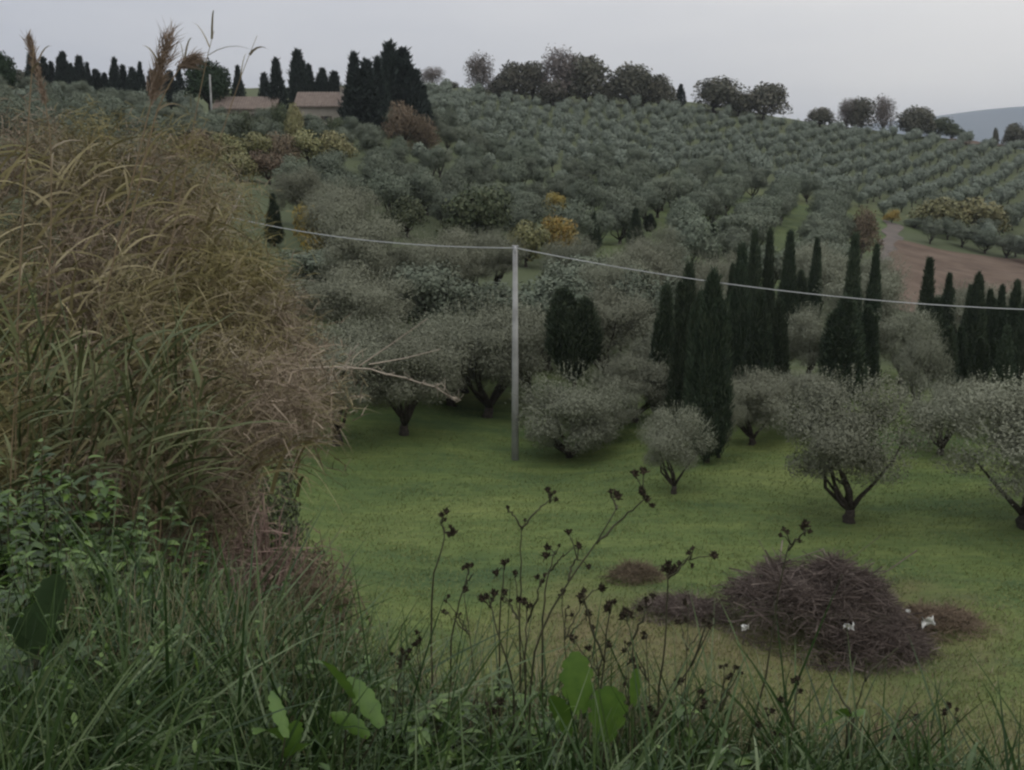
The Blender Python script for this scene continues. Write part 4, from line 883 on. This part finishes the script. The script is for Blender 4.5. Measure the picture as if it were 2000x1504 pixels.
branch([(430, 905), (520, 850), (600, 790), (670, 720), (690, 690)], 6.2, 'bare branch rising right across the dark olive trunks', .009, [[(600, 790), (640, 770), (672, 765)]], 2)
branch([(330, 960), (430, 905), (520, 868), (600, 850), (655, 872)], 6.0, 'reddish branch lying low over the dark bush', .008, [[(520, 868), (560, 840), (620, 832)]], 3)
branch([(300, 560), (380, 500), (440, 440), (470, 380)], 7.5, 'pale twig standing up at the edge of the thicket', .006, [[(380, 500), (430, 470), (520, 440)]], 4)
# pinkish dry twiggy shrub and dark bush at the foot
def twig_shrub(px, depth, base_py, top, wpx, label, n, m_, name, seed, grp=None, w=.006, up=.9):
    r = np.random.default_rng(seed); B_ = at(px, base_py, depth); z = gz(B_[0], depth); z = z if z < B_[2] else B_[2]; Hh = at(px, top, depth)[2] - z; R = wpx / F * depth / 2; mb = MB()
    for i in range(n):
        a = r.uniform(0, 6.28); q = r.random() ** .5; e_ = np.array([cos(a) * R * q, sin(a) * R * q * .7, Hh * r.uniform(.55, 1.0) * (1 - .25 * q)]); s_ = e_ * [.25, .25, 0]; mid = (s_ + e_) / 2 + r.normal(size=3) * .06
        mb.add(*tube([s_, mid, e_], [w * 1.3, w * .8, w * .3], 4, cap=False)[:2])
        k = 14; tt = r.uniform(.35, 1, k)[:, None]; P = s_ + (e_ - s_) * tt; V, Q = strips(P, nrm(rdir(k, r) + [0, 0, .4]), rdir(k, r), r.uniform(.06, .2, k), .006, .2, 2); mb.add(V, Q)
    o = ob(name, mb.mesh(name, [m_]), loc=(B_[0], depth, z)); tag(o, label, 'shrub', grp)
M_pink = mat('pink_dry_twigs', [(.13,.09,.075),(.24,.17,.14),(.33,.25,.21)], .8, .1, nscale=3)
twig_shrub(515, 5.0, 1150, 950, 230, 'pinkish-grey dry forked shrub below the dark bush', 190, M_pink, 'dry_shrub', 1, w=.009)
twig_shrub(390, 5.1, 1120, 940, 260, 'brown dry shrub left of the pinkish forked one', 200, M_brn, 'dry_shrub', 2)
twig_shrub(625, 4.9, 1180, 1020, 170, 'low rust-coloured dry weeds right of the pinkish shrub', 120, M_brn, 'dry_shrub', 3)
twig_shrub(1745, 4.2, 1560, 1345, 230, 'reddish-brown dry weed clump in the lower right of the verge', 90, M_brn, 'dry_shrub', 4)
twig_shrub(1900, 3.8, 1600, 1470, 200, 'low pale dry weed clump in the bottom right corner', 60, M_grassd, 'dry_shrub', 5)
x, y = xat(535, 15.5, -6), 15.5; g0 = gz(x, y); top_ = at(535, 858, 15.5)[2] - g0
P_, D_, C_ = lobes_crown(13000, 22, .1, 77, (.98, .7, top_ / 2 / .95), base=-1.2, fill=.3, rr=(.16, .34), ext=.75); O_ = LOBE_OUT[0]; P_[:, 2] += top_ / 2
V, Q = outcards(P_, O_, D_, .10, .04, 1.2); cm = MB().add(V, Q).mesh('crown', [M_dkg])
e = ob('dark_bush', None, loc=(x, y, g0)); tag(e, 'dark green bush below the reeds at the left edge of the meadow', 'bush')
ob('crown', cm, e); ob('trunk', MB().add(*tube(wob((0, 0, -.2), (0, 0, top_ * .7), 5, .05), np.linspace(.12, .03, 5), 7)).mesh('trunk', [M_bark], True), e)

# ------------------------------------------------------------------ leafy weeds and broad leaves
def leafy_weed(x, y, H, label, seed, name='leafy_weed', stems=7, m_=None, L=.08, W=.028, grp='leafy weeds on the verge', spread=.18, cat='weed'):
    r = np.random.default_rng(seed); sm = MB(); lm = MB()
    for i in range(stems):
        a = r.uniform(0, 6.28); e_ = np.array([cos(a) * spread * r.random() ** .5 * 1.6, sin(a) * spread * r.random() ** .5, H * r.uniform(.6, 1)]); p = wob((e_[0] * .3, e_[1] * .3, -.03), e_, 7, .012, r)
        sm.add(*tube(p, np.linspace(.005, .002, 7), 5)); k = int(H * 46) + 8; tt = r.uniform(.2, 1, k); P = np.stack([np.interp(tt, np.linspace(0, 1, 7), p[:, j]) for j in range(3)], -1)
        an = r.uniform(0, 6.28, k); D = nrm(np.stack([np.cos(an), np.sin(an), r.uniform(-.1, .6, k)], -1)); V, Q = strips(P, D, np.array([[0, 0, 1.]]) + rdir(k, r) * .25, L * r.uniform(.5, 1.2, k) * (1.15 - .5 * tt), W * r.uniform(.7, 1.2, k) * (1.1 - .5 * tt), .35, 4, leafprof, fold=.35); lm.add(V, Q)
    e = ob(name, None, loc=(x, y, gz(x, y))); tag(e, label, cat, grp); ob('stem', sm.mesh('stem', [M_stem], True), e); ob('leaves', lm.mesh('leaves', [m_ or M_weedleaf], True), e); return e
WLS = 1
wl = [(80, 3.9, 905, 'tallest bright green leafy weed at the left, before the reeds', 9), (25, 3.6, 985, 'leafy weed at the left edge below the tallest one', 7), (150, 4.1, 945, 'bright leafy weed right of the tallest one', 8), (215, 4.2, 985, 'leafy weed with pale top leaves at the foot of the reeds', 7), (120, 3.4, 1060, 'leafy weed in the middle of the left clump', 7), (250, 3.7, 1080, 'leafy weed at the right rim of the left clump', 6), (40, 3.1, 1120, 'low dark leafy weed near the left edge', 6), (330, 4.6, 1060, 'leafy weed below the dry brown shrub', 6), (560, 2.9, 1290, 'small leafy weed among the long grass, lower centre-left', 5), (430, 4.2, 1120, 'small leafy weed left of the low rust-coloured weeds', 5), (180, 2.7, 1250, 'leafy weed half sunk in the dark grass at lower left', 6), (880, 2.9, 1330, 'leafy weed left of the broad leaves', 6), (950, 2.6, 1400, 'dark leafy weed at the bottom centre', 6), (1330, 2.6, 1420, 'leafy weed right of the broad leaves at the bottom', 5), (740, 2.6, 1380, 'leafy weed at the bottom, left of centre', 6)]
for i, (px, d, tp, lb, st) in enumerate(wl):
    x = xat(px, d, -1.8); leafy_weed(x, d, max(.2, at(px, tp, d)[2] - gz(x, d)) * 1.05, lb, 200 + i, stems=int(st * (2.2 if px < 340 else 1.5)), L=.095 if px < 340 else .08, W=.045 if px < 340 else .034, spread=.2)
def broad_plant(px, d, label, leaves, seed):
    """leaves: (tip px, tip py, base px, base py, width px)"""
    x = xat(px, d, -1.8); b0 = np.array([x, d, gz(x, d)]); e = ob('broad_leaved_plant', None, loc=tuple(b0)); tag(e, label, 'plant', 'broad-leaved plants on the verge'); r = np.random.default_rng(seed)
    for tx, ty, bx, by, wd in leaves:
        B_ = at(bx, by, d + r.normal() * .05) - b0; T_ = at(tx, ty, d + r.normal() * .06) - b0; L = np.linalg.norm(T_ - B_); S_ = np.array([[1., r.normal() * .5, r.normal() * .3]]); V, Q = strips(B_[None], (T_ - B_)[None] + [[0, 0, L * .12]], np.cross(nrm(T_ - B_), S_), L, wd / F * d, .22, 22, lambda t: (sin(pi * min(1, .05 + t * .93)) ** .65) * (1 + .13 * sin(t * 26) + .07 * sin(t * 53 + 1)), fold=.3)
        lf = ob('leaf', build('leaf', V, Q, M_broad, smooth=True), e)
        ob('petiole', MB().add(*tube(wob((0, 0, -.02), B_ + (T_ - B_) * .06, 5, .004, r), .002, 6)).mesh('petiole', [M_stem], True), lf)
broad_plant(1150, 2.5, 'plant with two big bright yellow-green leaves among the dead stems', [(1122, 1240, 1135, 1395, 72), (1195, 1310, 1180, 1450, 80), (1245, 1285, 1235, 1380, 26), (1075, 1330, 1110, 1440, 44)], 1)
broad_plant(660, 2.35, 'plant with long narrow bright leaves left of centre at the bottom', [(620, 1265, 690, 1370, 38), (675, 1300, 745, 1420, 44), (640, 1380, 720, 1440, 36)], 2)
broad_plant(540, 2.2, 'plant with lobed bright leaves at the bottom left of centre', [(490, 1400, 560, 1450, 50), (580, 1390, 570, 1470, 48), (610, 1440, 560, 1480, 44), (530, 1330, 560, 1440, 36)], 3)
broad_plant(1650, 2.7, 'plant with three dark green leaves on the forked weed stem, lower right', [(1600, 1415, 1655, 1392, 30), (1630, 1385, 1662, 1400, 26), (1690, 1380, 1662, 1398, 26)], 4)

M_broadshade = mat('shaded_broad_leaf', [(.02,.04,.014),(.045,.075,.03)], .5, .4, nscale=20, namt=.5, trans=.1)  # leaf colour darkened to stand for the shadow under the broad leaves
M_sv = M_broad; M_broad = M_broadshade
broad_plant(60, 2.7, 'plant with large drooping leaves, darkened in colour as shade, at the lower left edge', [(20, 1180, 70, 1290, 80), (110, 1090, 90, 1230, 60), (160, 1200, 80, 1290, 60), (-20, 1260, 60, 1330, 90), (70, 1150, 80, 1270, 70), (120, 1290, 70, 1360, 70)], 5)
M_broad = M_sv
# ------------------------------------------------------------------ dead weeds with dark seed heads
def dead_weed(lines, heads, d, label, seed, rad=.0035, hs=.011):
    r = np.random.default_rng(seed); p0 = lines[0][0]; B_ = at(p0[0], p0[1], d); gy = gz(B_[0], d); b0 = np.array([B_[0], d, gy]); e = ob('dead_weed', None, loc=tuple(b0)); tag(e, label, 'dead weed', 'dead weeds with dark seed heads')
    sm = MB(); first = True
    for L_ in lines:
        W_ = np.array([at(px, py, d + .02 * r.normal()) for px, py in L_]) - b0
        if first: W_ = np.r_[[np.array([W_[0][0] * .2, 0, -.02])], W_]; first = False
        ts = np.linspace(0, len(W_) - 1, 12); P = np.stack([np.interp(ts, np.arange(len(W_)), W_[:, i]) for i in range(3)], -1); P[1:-1] = (P[:-2] + 2 * P[1:-1] + P[2:]) / 4; P[1:-1] += r.normal(size=(10, 3)) * .0018
        sm.add(*tube(P, np.linspace(rad, rad * .45, 12), 6))
    ends = [np.array(at(*L_[-1], d)) - b0 for L_ in lines]
    hd = []
    for px, py in heads:
        H_ = at(px, py, d + .015 * r.normal()) - b0; j = int(np.argmin([np.linalg.norm(H_ - q) for q in ends])); q = ends[j]
        if np.linalg.norm(H_ - q) < .16: sm.add(*tube([q + (0, 0, -.012), (q + H_) / 2 + r.normal(size=3) * .004, H_], [.0018, .0014, .0012], 5))
        hd.append(H_)
    ob('stem', sm.mesh('stem', [M_stem], True), e)
    for H_ in hd:
        s_ = hs * r.uniform(.6, 1.25); k = 46; P = H_ + rdir(k, r) * s_ * .55 * r.random((k, 1)); D = nrm(P - H_ + [0, 0, s_ * .35]); V, Q = strips(P, D, rdir(k, r), s_ * r.uniform(.5, 1.2, k), s_ * .42, .05, 2, lambda t: sin(pi * min(1, .2 + t * .75)))
        hm = MB().add(V, Q); hm.add(*tube([H_ - [0, 0, s_ * .7], H_ - [0, 0, s_ * .3], H_ + [0, 0, s_ * .2], H_ + [0, 0, s_ * .5]], [s_ * .15, s_ * .5, s_ * .55, s_ * .25], 7)); ob('seed_head', hm.mesh('seed_head', [M_head]), e)
dw = [([[(840,1160),(852,1110),(866,1055),(868,1030)], [(868,1040),(862,1015)], [(868,1040),(884,1040)]], [(862,1006),(870,1016),(880,1030),(886,1040),(877,1046),(872,1000)], 3.0, 'slender dead weed standing left of the others against the meadow'),
 ([[(1015,1230),(1018,1110),(1018,1030)], [(1018,1032),(1045,1000),(1074,975)], [(1018,1030),(1005,1010),(993,994)]], [(1070,958),(1083,962),(1075,968),(1086,976),(992,991),(1025,1016)], 3.1, 'thin dead weed forking high above the meadow centre'),
 ([[(1035,1300),(1060,1220),(1120,1120),(1165,1062),(1205,992)], [(1165,1062),(1215,1015),(1262,972)], [(1110,1135),(1120,1100),(1128,1085)], [(1205,995),(1195,965)]], [(1208,972),(1204,965),(1193,961),(1258,965),(1264,975),(1274,988),(1240,926),(1257,921),(1252,960),(1150,1108),(1110,1040),(1130,1068)], 2.7, 'thickest dead weed leaning right, with the highest seed heads'),
 ([[(1005,1350),(985,1270),(965,1215),(958,1180)]], [(950,1166),(962,1172),(941,1170),(965,1160)], 2.7, 'dead weed leaning left from the broad-leaved plant'),
 ([[(1025,1340),(1028,1240),(1030,1185)], [(1030,1215),(1048,1170),(1055,1138)]], [(1024,1176),(1034,1184),(1013,1172),(1050,1128),(1060,1136),(1064,1124)], 2.8, 'upright dead weed with two dark knots of heads, centre'),
 ([[(1285,1400),(1297,1270),(1303,1180),(1304,1120)], [(1304,1130),(1330,1110),(1347,1085)]], [(1296,1112),(1306,1104),(1318,1112),(1310,1120),(1326,1102),(1346,1080),(1353,1072),(1395,1086),(1352,1106)], 2.7, 'straight dead weed left of the brush pile with a broad dark head'),
 ([[(1240,1440),(1300,1370),(1350,1300),(1385,1230)], [(1350,1300),(1370,1250),(1376,1225)], [(1275,1400),(1250,1380)]], [(1385,1222),(1374,1214),(1270,1385),(1280,1395)], 2.6, 'dead weed bending right in front of the brush pile, with a dark knot low down'),
 ([[(1455,1480),(1478,1390),(1505,1290),(1512,1200),(1535,1080),(1545,1056)], [(1540,1075),(1560,1050),(1572,1038)]], [(1530,1034),(1538,1040),(1524,1046),(1574,1024),(1582,1038),(1562,1058),(1568,1030)], 2.8, 'long dead weed crossing the left of the brush pile, heads above it'),
 ([[(1650,1500),(1658,1440),(1672,1380),(1690,1325)], [(1662,1395),(1630,1340),(1608,1290)], [(1690,1328),(1712,1300),(1755,1265)], [(1690,1330),(1692,1285)]], [(1606,1284),(1612,1290)], 2.7, 'dark forked weed stem at the lower right below the brush pile'),
 ([[(1180,1480),(1170,1360),(1185,1250),(1192,1190)], [(1180,1290),(1150,1210),(1140,1165)]], [(1190,1182),(1200,1176),(1184,1190),(1140,1155),(1133,1165),(1150,1200),(1175,1150)], 2.55, 'dead weed rising through the two big bright leaves'),
 ([[(960,1450),(958,1410),(955,1380)]], [(953,1375),(960,1390),(978,1372)], 2.4, 'short dead weed with dark heads at the bottom centre'),
 ([[(1240,1330),(1235,1250),(1225,1205)], [(1235,1250),(1260,1200),(1262,1180)]], [(1220,1195),(1230,1200),(1262,1172),(1275,1165),(1215,1205),(1250,1190)], 2.75, 'brownish dead weed with many small heads, left foot of the brush pile'),
 ([[(880,1250),(900,1170),(915,1115)], [(905,1150),(925,1120)]], [(912,1106),(922,1104),(905,1110)], 3.1, 'faint dead weed right of the slender left one'),
 ([[(975,1240),(980,1160),(985,1105)]], [(984,1100),(992,1096),(970,1120)], 3.1, 'short thin dead weed left of the central fork'),
 ([[(1060,1200),(1068,1130),(1085,1075)], [(1072,1120),(1100,1080)]], [(1068,1070),(1092,1066),(1128,1062),(1066,1086)], 3.0, 'thin dead weed with tiny heads behind the thickest one'),
 ([[(770,1400),(778,1340),(788,1280)]], [(786,1272),(790,1285),(783,1296)], 2.6, 'dark spiky weed at lower left of the broad leaves')]
rw = np.random.default_rng(44); side = ['among the bare stems of the centre', 'right of the broad leaves', 'between the brush pile and the grass', 'near the lower right corner']
for i, (px, tp, d) in enumerate([(905, 1150, 3.0), (1005, 1120, 2.9), (1098, 1160, 2.8), (1160, 1230, 2.6), (1225, 1290, 2.6), (1262, 1240, 2.8), (1330, 1330, 2.6), (1345, 1180, 3.0), (1415, 1300, 2.7), (1560, 1330, 2.6), (1790, 1400, 2.6), (1850, 1380, 2.8), (820, 1240, 2.9), (1500, 1390, 2.5)]):
    lx = rw.uniform(-40, 40); n_ = rw.integers(2, 4); ln_ = [[(px - lx, tp + 230), (px - lx * .5, tp + 110), (px, tp)]] + [[(px - lx * .35, tp + 90), (px + rw.uniform(-50, 50), tp + rw.uniform(5, 50))] for _ in range(n_)]
    hh = [(L_[-1][0] + rw.normal() * 6, L_[-1][1] + rw.normal() * 5) for L_ in ln_ for _ in range(2)]
    dead_weed(ln_, hh, d, 'small dead weed %s, %s short one from left' % (side[0 if px < 1130 else 1 if px < 1300 else 2 if px < 1600 else 3], nth[sorted([905,1005,1098,1160,1225,1262,1330,1345,1415,1560,1790,1850,820,1500]).index(px)]), 700 + i, rad=.0024, hs=.008)
for i, (ls, hs_, d, lb) in enumerate(dw): dead_weed(ls, hs_, d, lb, 500 + i, hs=.0105)

# ------------------------------------------------------------------ air
hm = MB(); box(hm, -9500, 9500, -30, 9050, -140, 270)
M_air = bpy.data.materials.new('haze'); M_air.use_nodes = True; t = M_air.node_tree; t.nodes.clear(); o_ = N(t, 'ShaderNodeOutputMaterial'); v = N(t, 'ShaderNodeVolumePrincipled'); v.inputs['Density'].default_value = 1.1e-4; v.inputs['Color'].default_value = (.80, .86, .95, 1); v.inputs['Anisotropy'].default_value = .2
t.links.new(v.outputs[0], o_.inputs['Volume'])
tag(ob('haze', hm.mesh('haze', [M_air])), 'thin bluish air over the valley', 'haze', kind='stuff')
